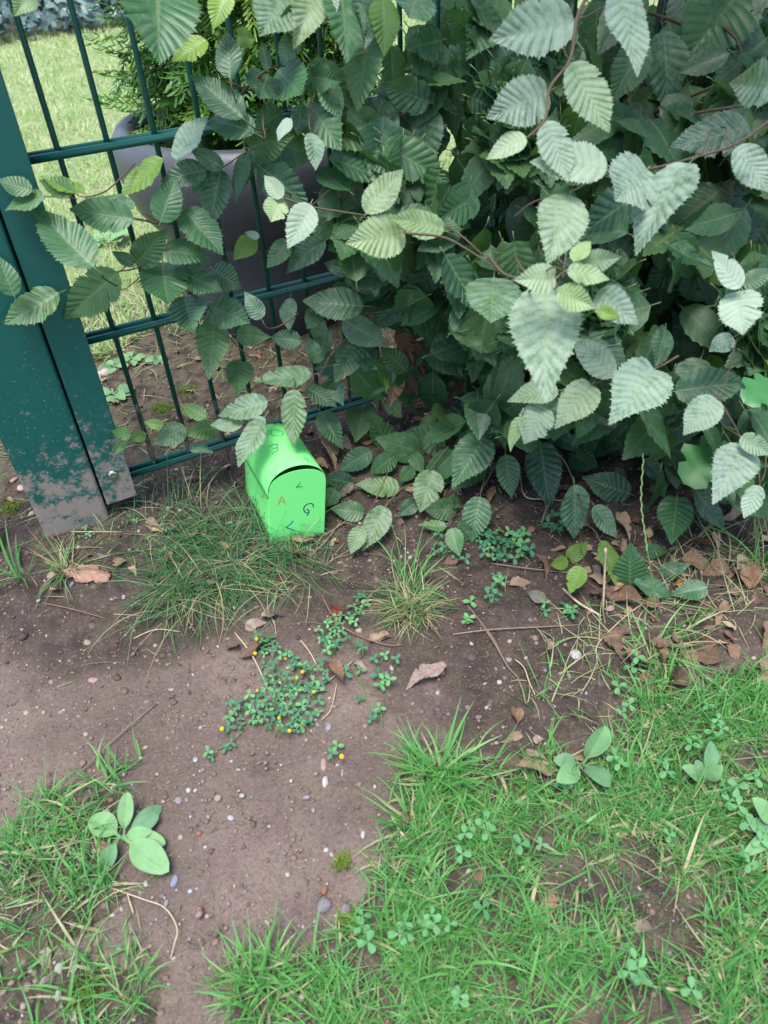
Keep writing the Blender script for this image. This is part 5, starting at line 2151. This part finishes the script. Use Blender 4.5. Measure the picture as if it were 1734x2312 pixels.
SD = [('G', 395, 500, 40, 34, TAN, 'round buff pebble on the path below the reddish twig'),
      ('G', 420, 668, 60, 28, PINK, 'long flat pinkish pebble lying on the path at left'),
      ('G', 197, 813, 24, 24, PINK, 'small pink pebble on the path near the left edge'),
      ('G', 233, 192, 44, 60, TAN, 'tan angular stone at the foot of the dry grass by the post'),
      ('G', 502, 302, 34, 30, BLUE, 'blue grey slate chip on the path below the fence'),
      ('G', 323, 240, 26, 28, BLUE, 'small blue chip beside the bark piece'),
      ('G', 878, 1025, 28, 28, WHITE, 'white pebble beside the lowest medick sprig'),
      ('G', 847, 1163, 26, 26, WHITE, 'white pebble of the upper pair right of the left plantain'),
      ('G', 878, 1163, 18, 22, WHITE, 'smaller white pebble of the upper pair right of the left plantain'),
      ('G', 803, 1208, 36, 40, GREY, 'rough pale grey pebble right of the left plantain tip'),
      ('G', 838, 1205, 18, 18, PINK, 'tiny pinkish pebble beside the rough pale grey one'),
      ('G', 980, 1198, 40, 28, TAN, 'tan blocky pebble in the middle of the path'),
      ('G', 1037, 1287, 36, 28, WHITE, 'pale grey white pebble in the middle of the path'),
      ('G', 936, 1282, 26, 24, GREY, 'grey brown pebble left of the pale grey white one'),
      ('G', 855, 1280, 15, 15, WHITE, 'tiny white pebble left of the grey brown one'),
      ('G', 893, 1357, 28, 20, RED, 'orange red brick crumb right of the left plantain'),
      ('G', 655, 1582, 26, 26, WHITE, 'whitish round pebble below the left plantain'),
      ('G', 783, 1572, 40, 46, BLUE, 'grey blue pebble below the biggest plantain leaf'),
      ('G', 854, 1615, 26, 22, WHITE, 'clean white pebble right of the grey blue one'),
      ('G', 747, 1668, 26, 34, GREY, 'oval grey pebble beside the curved dry stem'),
      ('G', 267, 1960, 46, 46, WHITE, 'round white pebble at bottom left, left of a cream one'),
      ('G', 333, 1955, 46, 54, CREAM, 'cream coloured pebble at bottom left'),
      ('G', 262, 2083, 36, 40, WHITE, 'white pitted pebble at the bottom left corner'),
      ('G', 195, 2020, 36, 36, GREY, 'grey pebble between the white ones at bottom left'),
      ('G', 137, 1970, 28, 26, CREAM, 'small dull cream pebble left of the round white one'),
      ('G', 1292, 1540, 26, 20, WHITE, 'small white pebble on the lower path'),
      ('G', 600, 1883, 38, 44, RED, 'brick red crumb on dark soil at bottom left'),
      ('G', 536, 1870, 24, 36, GREY, 'pale grey stone left of the brick red crumb'),
      ('G', 698, 513, 26, 18, TAN, 'small tan pebble between trailing grass blades'),
      ('G', 18, 535, 22, 18, RED, 'red brick crumb at the left edge of the path'),
      ('G', 10, 880, 24, 18, CREAM, 'cream pebble cut by the left picture edge'),
      ('G', 1308, 1119, 16, 18, WHITE, 'tiny white pebble above the dark scuffs'),
      ('G', 820, 468, 18, 18, RED, 'tiny red crumb under the trailing grass'),
      ('H', 925, 1290, 44, 68, WHITE, 'upright white pebble in the middle of the path'),
      ('H', 915, 1180, 50, 70, PINK, 'pinkish grey stone under the lone yellow flower'),
      ('H', 945, 945, 56, 54, GREY, 'grey rounded stone at the right end of the medick patch'),
      ('H', 878, 930, 30, 26, GREY, 'small pale stone left of the grey rounded stone'),
      ('H', 1160, 1613, 34, 50, WHITE, 'bluish white chip near the lawn edge'),
      ('H', 335, 1513, 42, 34, WHITE, 'pale speckled pebble left of the path centre'),
      ('H', 930, 1712, 34, 30, WHITE, 'whitish pebble on the lower path centre'),
      ('H', 920, 1963, 52, 50, RED, 'brick red rounded crumb above the purple grey stones'),
      ('H', 918, 2062, 116, 76, (.20, .17, .19), 'larger purple grey flat stone on the lower path'),
      ('H', 1052, 2090, 84, 100, (.18, .15, .16), 'dark purple stone right of the flat purple grey one'),
      ('H', 850, 1463, 30, 30, GREY, 'dull grey pebble below the upright white one'),
      ('H', 808, 1385, 56, 26, GREY, 'flat dull stone pressed into the path'),
      ('H', 985, 1780, 36, 36, TAN, 'dull tan stone beside the moss spot'),
      ('H', 858, 1782, 32, 26, PINK, 'pinkish pebble left of the dull tan stone'),
      ('H', 688, 1865, 30, 24, WHITE, 'small white pebble left of the moss spot'),
      ('H', 82, 1968, 32, 32, WHITE, 'bright white pebble low on the path'),
      ('H', 570, 2168, 30, 32, TAN, 'tan pebble above the bottom grass tuft'),
      ('H', 1135, 345, 52, 40, CREAM, 'pale stone left of the middle grass tuft'),
      ('H', 1470, 798, 26, 24, GREY, 'grey pebble left of the broad grass clump'),
      ('H', 1032, 1230, 22, 38, PINK, 'pink narrow pebble right of the upright white one'),
      ('H', 1235, 1317, 22, 22, WHITE, 'tiny white pebble near the broad lawn blades'),
      ('H', 1115, 1305, 22, 26, RED, 'small reddish crumb beside pink pebbles'),
      ('H', 1218, 1525, 16, 18, RED, 'tiny bright red crumb near the lawn edge'),
      ('H', 935, 1920, 20, 26, WHITE, 'little white pebble above the brick red crumb'),
      ('I', 888, 140, 52, 46, WHITE, 'largest white stone on the soil below the hedge'),
      ('I', 470, 150, 52, 36, DARK, 'dark flat stone right of the middle grass tuft'),
      ('I', 930, 290, 26, 26, BLUE, 'blue grey pebble on dark soil above the upright plantain'),
      ('I', 985, 255, 56, 46, DARK, 'dark clod like stone above the upright plantain'),
      ('I', 620, 160, 32, 20, GREY, 'grey pebble below the long thin twig'),
      ('I', 335, 292, 18, 24, WHITE, 'small white pebble below the pale curled leaf'),
      ('I', 582, 250, 24, 20, WHITE, 'whitish pebble beside the trailing runner stem'),
      ('E', 1375, 1372, 84, 46, (.26, .13, .09), 'reddish brown oval stone on dark soil under the hedge'),
      ('B', 655, 675, 112, 92, (.52, .40, .36), 'pale pink stone behind the fence beside the post'),
      ('B', 135, 1390, 60, 60, (.46, .36, .32), 'pale rubble stone left of the post foot'),
      ('B', 90, 1340, 60, 60, (.36, .23, .20), 'reddish rubble stone beside the gate upright'),
      ('B', 200, 1550, 44, 60, (.46, .30, .25), 'pink rubble stone against the left side of the post')]
for s_ in SD:
    big = s_[6].startswith(('pale pink', 'pale rubble', 'reddish rubble', 'pink rubble', 'larger purple', 'dark purple', 'reddish brown'))
    stone(*s_, name='stone' if big else 'pebble', cat='stone' if big else 'pebble')


def gravel():
    r = np.random.default_rng(61)
    ico = bmesh.new()
    bmesh.ops.create_icosphere(ico, subdivisions=1, radius=1)
    BV = np.array([v.co[:] for v in ico.verts])
    BF = np.array([[v.index for v in f_.verts] for f_ in ico.faces])
    n = 20000
    q = np.stack([r.uniform(-.34, .75, n), r.uniform(-.80, .05, n)], 1)
    q2 = np.stack([r.uniform(-.3, .9, 900), r.uniform(.02, .5, 900)], 1)
    q = np.concatenate([q, q2])
    cl = fbm(q[:, 0] * 12, q[:, 1] * 12, 3, 62)
    q = q[cl > r.uniform(-.9, .4, len(q))]
    n = len(q)
    s = np.clip(r.lognormal(math.log(.0011), .58, n), .0005, .0038)
    cols_ = np.array([[.36, .28, .25], [.27, .185, .16], [.25, .17, .145], [.40, .35, .32], [.24, .13, .10], [.20, .175, .18], [.15, .10, .085], [.13, .088, .075], [.21, .145, .125], [.19, .13, .11], [.23, .16, .135], [.17, .115, .098]])
    ci = cols_[r.integers(0, len(cols_), n)]
    P = onground(q, 0)
    V = BV[None] * (s[:, None, None] * np.stack([r.uniform(.7, 1.3, n), r.uniform(.7, 1.3, n), r.uniform(.5, .85, n)], 1)[:, None, :]) * r.uniform(.75, 1.2, (n, len(BV), 1)) + P[:, None, :]
    F = (BF[None] + (np.arange(n) * len(BV))[:, None, None]).reshape(-1, 3)
    T = np.repeat(np.concatenate([ci, np.ones((n, 1))], 1), len(BV), 0)
    o = mesh_np('gravel', V.reshape(-1, 3), F, M['gravel'], attrs={'tone': T})
    tag(o, 'fine grit and soil crumbs scattered over the path', None, None, 'stuff')


gravel()


def soil_crumbs():
    """dark clods on the loose soil below the hedge"""
    r = np.random.default_rng(71)
    ico = bmesh.new()
    bmesh.ops.create_icosphere(ico, subdivisions=1, radius=1)
    BV = np.array([v.co[:] for v in ico.verts])
    BF = np.array([[v.index for v in f_.verts] for f_ in ico.faces])
    n = 9000
    q = np.stack([r.uniform(-.3, 1.05, n), r.uniform(-.62, .35, n)], 1)
    edge = q[:, 1] + .42 * q[:, 0] + .10 * fbm(q[:, 0] * 9, q[:, 1] * 9, 3, 5)
    q = q[(edge > -.30 + r.uniform(-.10, .14, n)) | (q[:, 0] > .16 + r.uniform(0, .14, n))]
    n = len(q)
    s = np.clip(r.lognormal(math.log(.0014), .6, n), .0006, .0065)
    base = np.array([[.10, .070, .058], [.075, .052, .044], [.13, .092, .076], [.16, .115, .095], [.24, .17, .13]])
    ci = base[r.choice(5, n, p=[.32, .3, .2, .12, .06])]
    P = onground(q, .0)
    V = BV[None] * (s[:, None, None] * np.stack([r.uniform(.7, 1.3, n), r.uniform(.7, 1.3, n), r.uniform(.5, .9, n)], 1)[:, None, :]) * r.uniform(.65, 1.25, (n, len(BV), 1)) + P[:, None, :]
    F = (BF[None] + (np.arange(n) * len(BV))[:, None, None]).reshape(-1, 3)
    T = np.repeat(np.concatenate([ci, np.ones((n, 1))], 1), len(BV), 0)
    o = mesh_np('soil_crumbs', V.reshape(-1, 3), F, M['gravel'], attrs={'tone': T})
    tag(o, 'loose dark soil crumbs under the hedge', None, None, 'stuff')


soil_crumbs()

# ------------------------------------------------------------------ fallen leaves
OR, TN, PK, RB, DB, GY = (.25, .155, .095), (.34, .235, .155), (.33, .24, .20), (.18, .110, .078), (.10, .06, .042), (.20, .18, .15)
FL = [('I', 372, 192, 203, 238, 60, PK, 'pale pinkish rolled dry leaf on the open soil'),
      ('I', 802, 585, 640, 622, 95, TN, 'large tan dry leaf lying left of the upright plantain'),
      ('I', 672, 450, 598, 478, 34, TN, 'narrow yellowish dry leaf at the top of the lawn edge'),
      ('I', 650, 342, 652, 418, 48, OR, 'folded orange brown leaf on soil above the lawn'),
      ('I', 786, 1078, 752, 1228, 52, TN, 'pointed tan dry leaf standing in the lawn'),
      ('I', 688, 520, 782, 548, 34, PK, 'small pinkish dry leaf above the large tan one'),
      ('I', 868, 530, 915, 572, 44, TN, 'dry leaf tucked behind the upright plantain'),
      ('I', 1083, 138, 1202, 178, 62, RB, 'dark red brown leaf among dead grass at right'),
      ('I', 1215, 92, 1226, 178, 46, OR, 'pleated orange brown leaf right of the dark red brown one'),
      ('I', 1148, 213, 1217, 257, 42, OR, 'small brown leaf at the upper lawn border'),
      ('I', 1275, 213, 1332, 268, 50, TN, 'tan curled leaf at the upper lawn border'),
      ('I', 1028, 38, 1116, 58, 64, RB, 'crumpled brown leaf below the yellow green sucker'),
      ('I', 1278, 58, 1332, 122, 50, OR, 'upright curled leaf in the dead grass'),
      ('I', 1370, 122, 1492, 152, 72, RB, 'wide crumpled brown leaf right of the dead grass'),
      ('I', 1500, 95, 1550, 150, 60, OR, 'brown leaf near the right edge above the lawn'),
      ('I', 1659, 178, 1630, 258, 76, TN, 'yellow brown leaf cut by the right picture edge'),
      ('I', 792, 72, 748, 118, 36, PK, 'pale dry leaf scrap below the long twig'),
      ('I', 60, 66, 136, 56, 36, TN, 'tan leaf scrap at the base of the middle grass tuft'),
      ('I', 165, 792, 238, 770, 52, RB, 'red brown withered leaf at the lawn edge'),
      ('I', 490, 1000, 512, 1052, 44, RB, 'dark withered leaf in a bare spot of the lawn'),
      ('I', 720, 470, 758, 462, 40, PK, 'faded leaf scrap beside the narrow yellowish leaf'),
      ('I', 1130, 1210, 1215, 1250, 50, PK, 'faded leaf on the bare patch in the lawn'),
      ('I', 1290, 200, 1275, 300, 50, DB, 'dark leaf half buried at the upper lawn border'),
      ('H', 942, 540, 1032, 708, 95, OR, 'brown pleated leaf right of the medick flowers'),
      ('H', 1322, 348, 1198, 388, 58, TN, 'tan folded leaf below the middle grass tuft'),
      ('H', 398, 515, 562, 368, 90, RB, 'reddish brown leaf under the left edge of the medick'),
      ('H', 318, 418, 385, 455, 80, RB, 'torn reddish leaf left of the medick'),
      ('H', 528, 262, 655, 208, 95, PK, 'greyish pink dry leaf above the yellow flowers'),
      ('H', 958, 188, 1076, 242, 62, (.20, .05, .035), 'deep red leaf left of the middle grass tuft'),
      ('H', 1100, 540, 1190, 562, 40, PK, 'pale leaf scrap between the clover leaves'),
      ('H', 420, 300, 540, 270, 80, PK, 'faded brown leaf under the arching grass'),
      ('F', 655, 1735, 885, 1835, 105, OR, 'large orange brown leaf below the dark low leaves'),
      ('F', 1428, 1635, 1595, 1695, 120, TN, 'tan pleated dry leaf at right under the hedge'),
      ('F', 1422, 1828, 1338, 1912, 46, TN, 'narrow tan leaf right of the dead grass'),
      ('F', 48, 1702, 190, 1678, 64, TN, 'tan curled leaf on soil under the hedge middle'),
      ('F', 245, 1540, 292, 1645, 62, RB, 'red brown rolled leaf beside the yellow green sucker'),
      ('F', 298, 1488, 402, 1502, 44, TN, 'pale leaf scrap behind the yellow green sucker'),
      ('F', 728, 1308, 792, 1405, 84, TN, 'tan leaf lying in the straw beneath the hedge'),
      ('F', 275, 1812, 155, 1758, 72, GY, 'grey green withered leaf on soil below the hedge'),
      ('F', 1290, 1590, 1440, 1600, 90, OR, 'brown leaf left of the tan pleated one at right'),
      ('F', 1420, 1760, 1520, 1740, 60, OR, 'brown curled leaf below the tan pleated one at right'),
      ('F', 1560, 1780, 1650, 1800, 80, RB, 'dark brown leaf in the litter at the right edge'),
      ('F', 1330, 1400, 1350, 1480, 50, TN, 'curled straw coloured leaf behind the round dark leaf'),
      ('F', 1150, 1690, 1060, 1710, 50, (.42, .22, .06), 'small orange leaf between the low green leaves'),
      ('F', 560, 1590, 620, 1650, 60, PK, 'faded pink leaf beside the straw stalk'),
      ('F', 1480, 1250, 1390, 1310, 70, TN, 'dry leaf caught in the straw below the lobed leaf'),
      ('F', 1640, 300, 1560, 340, 60, OR, 'rust brown leaf deep in the hedge at the right edge'),
      ('E', 108, 818, 152, 1005, 105, TN, 'large brown leaf standing behind the green box'),
      ('E', 385, 788, 265, 822, 95, OR, 'curled orange brown leaf under the fence rail behind the box'),
      ('E', 200, 800, 260, 880, 70, PK, 'pale torn leaf between the two brown leaves behind the box'),
      ('E', 40, 930, 100, 960, 60, TN, 'tan leaf just right of the box roof'),
      ('E', 85, 950, 105, 1015, 36, TN, 'small rolled leaf beside the box roof'),
      ('E', 1232, 872, 1105, 825, 62, OR, 'orange tan curled leaf under the hedge leaves'),
      ('E', 1075, 788, 1112, 912, 44, TN, 'narrow tan leaf beside the orange tan curled one'),
      ('E', 1080, 705, 1000, 760, 50, OR, 'brown leaf showing between low hedge leaves'),
      ('E', 1150, 1110, 1105, 1190, 44, OR, 'small crumpled leaf on bare soil below the hedge'),
      ('E', 1660, 1100, 1540, 1150, 60, RB, 'brown leaf in straw under the low hedge leaves'),
      ('E', 280, 1120, 160, 1180, 40, GY, 'rolled grey brown leaf right of the box'),
      ('B', 698, 1842, 792, 1828, 54, TN, 'tan dry leaf in the dark grass below the post'),
      ('B', 892, 1600, 1005, 1612, 90, TN, 'light brown leaf left of the green box'),
      ('B', 530, 1790, 600, 1790, 50, (.20, .10, .08), 'small round reddish leaf below the post'),
      ('B', 1010, 1830, 1060, 1790, 50, RB, 'brown leaf deep in the dark grass tuft'),
      ('Z', 880, 1560, 1100, 1540, 70, TN, 'brown leaf peeking out below the box front'),
      ('Z', 800, 1620, 1010, 1690, 70, RB, 'dark brown leaf under the box front'),
      ('G', 430, 1400, 520, 1425, 55, TN, 'dry leaf under the left plantain'),
      ('G', 195, 1870, 200, 1950, 60, PK, 'faded leaf scrap at the lower left patch')]
for i, (t, bx, by, tx, ty, w, cc, lab) in enumerate(FL):
    rr = random.Random(900 + i)
    b_ = gpt(t, bx, by, .006)
    t_ = gpt(t, tx, ty, .006 + rr.uniform(0, .008))
    L = (t_ - b_).length
    kk = TILES[t][2] * project(b_)[2] / FPX
    wsc = max(.45, min(1.8, (w * kk) / (L * .5)))
    n = Vector((rr.gauss(0, .35), rr.gauss(-.25, .35), 1))
    o = bpy.data.objects.new('fallen_leaf', DRY[i % 5])
    link(o)
    o.matrix_world = leaf_matrix(b_, t_, n, None, wsc)
    o.color = (*cc, 1)
    # rest on the soil
    zmin = 9
    mw = leaf_matrix(b_, t_, n, None, wsc)
    for v in list(o.data.vertices)[::7]:
        q = mw @ v.co
        zmin = min(zmin, q.z - gz(q.x, q.y))
    mw.translation.z -= zmin - .0005
    o.matrix_world = mw
    tag(o, lab, 'fallen leaf', 'dry leaves fallen on the ground')

LITTER = S([(1180, 1190), (1300, 1170), (1659, 1150), (1680, 1440), (1400, 1470), (1300, 1400), (1200, 1300)])
_w = world_poly(LITTER)
_q = sample_poly(_w, 14, np.random.default_rng(88))
for i, (x, y) in enumerate(_q):
    rr = random.Random(1300 + i)
    L = rr.uniform(.018, .040)
    a_ = rr.uniform(0, 6.28)
    b_ = Vector((x, y, gz(x, y) + .008))
    t_ = b_ + Vector((math.cos(a_) * L, math.sin(a_) * L, rr.uniform(-.004, .012)))
    o = bpy.data.objects.new('fallen_leaf', DRY[rr.randrange(5)])
    link(o)
    o.matrix_world = leaf_matrix(b_, t_, Vector((rr.gauss(0, .4), rr.gauss(-.3, .4), 1)), None, rr.uniform(.8, 1.2))
    o.color = (*rr.choice((OR, TN, RB, DB, OR)), 1)
    tag(o, 'crumpled brown leaf in the loose litter below the hedge at right', 'fallen leaf', 'loose leaf litter below the hedge')

def litter():
    r = np.random.default_rng(99)
    V0, F0, A0 = leaf_geo(nv=5, sub=2, cols=1, droop=.5, fold=.7, pleat=.03, twist=.8, wave=.1, seed=3, petiole=False)
    V0 = np.array(V0)
    F0 = np.array(F0)
    n = 2200
    q = np.stack([r.uniform(-.15, 1.1, n), r.uniform(-.62, .5, n)], 1)
    edge = q[:, 1] + .42 * q[:, 0] + .10 * fbm(q[:, 0] * 9, q[:, 1] * 9, 3, 5)
    dens = np.clip((edge + .22) * 2.2, .0, .30) + .55 * poly_mask(q[:, 0], q[:, 1], _w)
    q = q[r.random(n) < dens * (1 - poly_mask(q[:, 0], q[:, 1], WLAWN) * .8)]
    n = len(q)
    cols_ = np.array([[.25, .155, .095], [.34, .235, .15], [.30, .22, .18], [.16, .085, .06], [.10, .06, .042], [.38, .30, .19]])
    V, F, T = [], [], []
    for i in range(n):
        a_ = r.uniform(0, 6.28)
        L = r.uniform(.006, .024)
        b_ = Vector((q[i, 0], q[i, 1], gz(q[i, 0], q[i, 1]) + .004))
        m = np.array(leaf_matrix(b_, b_ + Vector((math.cos(a_) * L, math.sin(a_) * L, r.uniform(-.1, .35) * L)), Vector((r.normal(0, .5), r.normal(-.2, .5), 1)), None, r.uniform(.5, 1.3)))
        V.append(V0 @ m[:3, :3].T + m[:3, 3])
        F.append(F0 + i * len(V0))
        T.append(np.tile(np.append(cols_[r.integers(0, 6)], 1), (len(V0), 1)))
    o = mesh_np('leaf_crumbs', np.concatenate(V), np.concatenate(F), M['gravel'], None, False, attrs={'tone': np.concatenate(T)})
    tag(o, 'fine dry leaf crumbs on the soil below the hedge', None, None, 'stuff')
    # fine straw and rootlets over the same soil
    n = 700
    q = np.stack([r.uniform(-.2, 1.0, n), r.uniform(-.62, .02, n)], 1)
    edge = q[:, 1] + .42 * q[:, 0] + .10 * fbm(q[:, 0] * 9, q[:, 1] * 9, 3, 5)
    q = q[(edge > -.26) & (r.random(n) < .35 + .5 * poly_mask(q[:, 0], q[:, 1], _w))]
    n = len(q)
    o = make_blades('straw_bits', onground(q, .003), r.uniform(.012, .05, n), unit2(n, r), r.uniform(-.05, .25, n), r.uniform(.0006, .0013, n),
                    r.uniform(-.2, .4, n), r.random(n), r.uniform(.7, 1, n), M['grass'], 4, 101)
    tag(o, 'thin straw bits strewn over the soil below the hedge', None, None, 'stuff')


litter()

# bark piece by the post
def bark():
    p0, p1 = gpt('B', 430, 1905), gpt('B', 680, 1965)
    d_ = (p1 - p0)
    L = d_.length
    x = d_.normalized()
    y = Vector((-x.y, x.x, 0))
    V = []
    F = []
    n = 14
    r = random.Random(4)
    for i in range(n + 1):
        t = i / n
        w = .019 * (1 - .75 * abs(t - .35)) * (1 if 0 < i < n else .35)
        for j in range(6):
            f_ = j / 5 - .5
            c_ = p0 + x * (L * t + r.uniform(-.004, .004)) + y * (f_ * w * 1.25 + r.uniform(-.0025, .0025))
            c_.z = gz(c_.x, c_.y) + .003 + .0025 * (1 - (2 * f_) ** 2) + r.uniform(-.0016, .0016)
            V.append(c_)
    for i in range(n):
        for j in range(5):
            F.append((i * 6 + j, i * 6 + j + 1, i * 6 + j + 7, i * 6 + j + 6))
    o = mesh_np('bark_piece', [tuple(v) for v in V], F, simple('fresh_bark', (.32, .185, .13), .75, .3, 180, .45, .7), None, True)
    md = o.modifiers.new('thick', 'SOLIDIFY')
    md.thickness = .0025
    md.offset = -1
    tag(o, 'splintered orange pink bark piece on soil below the post', 'bark')


bark()

# ------------------------------------------------------------------ dry stems and twigs on the ground
ST = [('G', [(705, 770), (560, 890), (380, 1060), (180, 1260), (30, 1420)], .0008, 'stalk', 'long thin dry stem lying diagonally across the path'),
      ('G', [(190, 320), (330, 350), (480, 392)], .0008, 'stalk_red', 'reddish twig on the path below the bark piece'),
      ('I', [(495, -5), (560, 90), (615, 185), (660, 240), (690, 340)], .0010, 'stalk', 'trailing runner stem crossing the soil towards the lawn'),
      ('E', [(890, 2025), (1130, 1995), (1400, 1980), (1680, 1965)], .0011, 'stalk', 'long straight pale twig lying across the soil'),
      ('E', [(1120, 1580), (1260, 1600), (1420, 1620), (1620, 1640)], .0011, 'stalk', 'brown twig on soil below the dense clover'),
      ('E', [(980, 1840), (1060, 1940), (1150, 2060), (1220, 2210)], .0009, 'stalk', 'thin greenish stem running down from the middle tuft'),
      ('H', [(360, 355), (470, 500), (570, 710)], .0010, 'straw', 'pale straw lying over the medick patch'),
      ('H', [(770, 400), (830, 480), (870, 555)], .0009, 'straw', 'short pale straw at the top of the medick patch'),
      ('H', [(1100, 530), (1000, 610), (900, 690)], .0007, 'straw', 'thin straw across the right of the medick patch'),
      ('H', [(740, 705), (830, 720), (940, 715)], .0008, 'straw', 'horizontal straw in the medick patch'),
      ('G', [(500, 1600), (640, 1650), (740, 1690), (795, 1780), (780, 1860), (766, 1918)], .0007, 'straw', 'hooked dry stem on the lower left path'),
      ('G', [(570, 1620), (585, 1670), (600, 1715)], .0008, 'straw', 'short straw below the left plantain'),
      ('I', [(645, 158), (680, 190), (702, 250), (725, 300)], .0008, 'straw', 'bent pinkish straw above the broad grass clump'),
      ('F', [(645, 1490), (640, 1620), (628, 1895)], .0016, 'straw', 'upright yellow straw stalk in the leaf litter'),
      ('F', [(680, 1605), (655, 1660), (640, 1710)], .0010, 'straw', 'short orange straw leaning on the straw stalk'),
      ('F', [(380, 1740), (480, 1830), (620, 1910)], .0018, 'straw', 'thick pale straw lying in the leaf litter'),
      ('F', [(1130, 1470), (1300, 1530), (1450, 1565), (1670, 1590)], .0012, 'stalk', 'long brown twig at the right edge in the litter'),
      ('F', [(880, 1830), (760, 1920), (600, 2080), (590, 2180)], .0008, 'straw', 'curving thin straw below the large orange leaf'),
      ('F', [(110, 1010), (140, 1160), (260, 1180), (390, 1190)], .0010, 'straw', 'bent pale straw under the hedge leaves'),
      ('F', [(300, 1190), (270, 1260), (245, 1330)], .0022, 'stalk', 'short bare root stub on the dark soil'),
      ('Z', [(1430, 1310), (1250, 1440), (1130, 1520), (1080, 1700)], .0012, 'stalk', 'bare twig on the ground right of the box'),
      ('E', [(200, 1310), (110, 1430), (40, 1500), (-20, 1560)], .0012, 'stalk', 'pale twig reaching from the low leaves towards the box'),
      ('H', [(900, 120), (1000, 290), (1130, 370), (1300, 430), (1420, 430)], .0009, 'stalk_red', 'reddish creeping stem above the medick patch'),
      ('H', [(1080, 560), (1150, 680), (1210, 850)], .0007, 'greenstalk', 'green clover runner left of the pale curled leaf'),
      ('H', [(420, 960), (330, 1040), (240, 1090)], .0006, 'greenstalk', 'medick runner reaching towards the path'),
      ('H', [(760, 900), (860, 1000), (960, 1080)], .0006, 'stalk', 'medick runner reaching to the lone yellow flower'),
      ('H', [(1000, 660), (960, 830), (900, 900)], .0006, 'straw', 'fine straw at the lower right of the medick'),
      ('I', [(150, 785), (180, 840), (215, 885)], .0014, 'straw', 'thick pale straw at the lawn edge'),
      ('B', [(440, 1660), (600, 1660), (770, 1662)], .0007, 'straw', 'straight pale straw lying below the post foot'),
      ('G', [(600, 480), (700, 440), (810, 450)], .0008, 'straw', 'pale bent straw under the arching grass blades')]
for (t, pts, r, m, lab) in ST:
    up = lab.startswith('upright')
    P = []
    for i, (x, y) in enumerate(pts):
        if up:
            base = gpt(t, *pts[-1])
            P.append(unproj(*px(t, x, y), project(base)[2] - .05 * (len(pts) - 1 - i) / (len(pts) - 1)))
        else:
            P.append(gpt(t, x, y, r + .001 + (.004 if 0 < i < len(pts) - 1 else 0)))
    P = spline(P, 5)
    o = tube('dry_stem' if m != 'greenstalk' else 'runner_stem', P, [r * (1 - .3 * i / len(P)) for i in range(len(P))], M[m], None, 5)
    tag(o, lab, 'stem')

# moss spots
for i, (t, x, y, rad, lab) in enumerate((('G', 380, 2075, .014, 'yellow green moss cushion at the bottom left'), ('H', 1035, 1790, .007, 'small moss spot near the lawn edge'),
                                         ('B', 1165, 780, .016, 'bright moss spot behind the fence'), ('B', 1020, 900, .018, 'moss between litter behind the fence rods'),
                                         ('B', 60, 1520, .015, 'moss on rubble beside the gate upright'), ('H', 1060, 2150, .008, 'moss spot beside the dark purple stone'),
                                         ('I', 680, 660, .008, 'moss beside the large tan leaf'))):
    p = gpt(t, x, y)
    r = np.random.default_rng(500 + i)
    n = 420
    q = np.stack([r.normal(p.x, rad * .55, n), r.normal(p.y, rad * .5, n)], 1)
    o = make_blades('moss', onground(q, -.0005), r.uniform(.002, .005, n), unit2(n, r), r.uniform(.5, 1.5, n), r.uniform(.0008, .0015, n), r.uniform(0, 1, n), r.random(n), np.zeros(n), M['moss'], 2, 500 + i)
    tag(o, lab, 'moss')

# ------------------------------------------------------------------ ivy bed and shrub wall beyond the lawn
def ivy_bed():
    r = random.Random(77)
    root = empty('ivy_bed', (1.2, 5.6, .03))
    tag(root, 'grey green ivy covering the bed at the far end of the lawn', 'ivy')
    tri = [(0, 0), (.35, .1), (.5, .45), (.25, .5), (0, 1), (-.25, .5), (-.5, .45), (-.35, .1)]
    for nm, mat, n in (('dark_leaves', 'ivy', 5200), ('painted_lit_leaves', 'ivy_lit', 3000)):
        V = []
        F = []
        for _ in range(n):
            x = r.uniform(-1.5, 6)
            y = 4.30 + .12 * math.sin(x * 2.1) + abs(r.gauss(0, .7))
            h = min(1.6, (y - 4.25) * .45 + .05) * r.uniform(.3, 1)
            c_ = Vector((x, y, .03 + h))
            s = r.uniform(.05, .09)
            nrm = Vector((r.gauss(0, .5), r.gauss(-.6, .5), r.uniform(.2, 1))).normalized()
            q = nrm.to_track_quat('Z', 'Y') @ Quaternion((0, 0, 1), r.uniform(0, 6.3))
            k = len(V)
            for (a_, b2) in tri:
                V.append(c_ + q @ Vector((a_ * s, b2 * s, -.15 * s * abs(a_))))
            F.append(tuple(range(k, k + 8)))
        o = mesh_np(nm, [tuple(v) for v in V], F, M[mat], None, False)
        o['kind'] = 'stuff'
        at_parent(o, root)


ivy_bed()
bpy.context.view_layer.update()
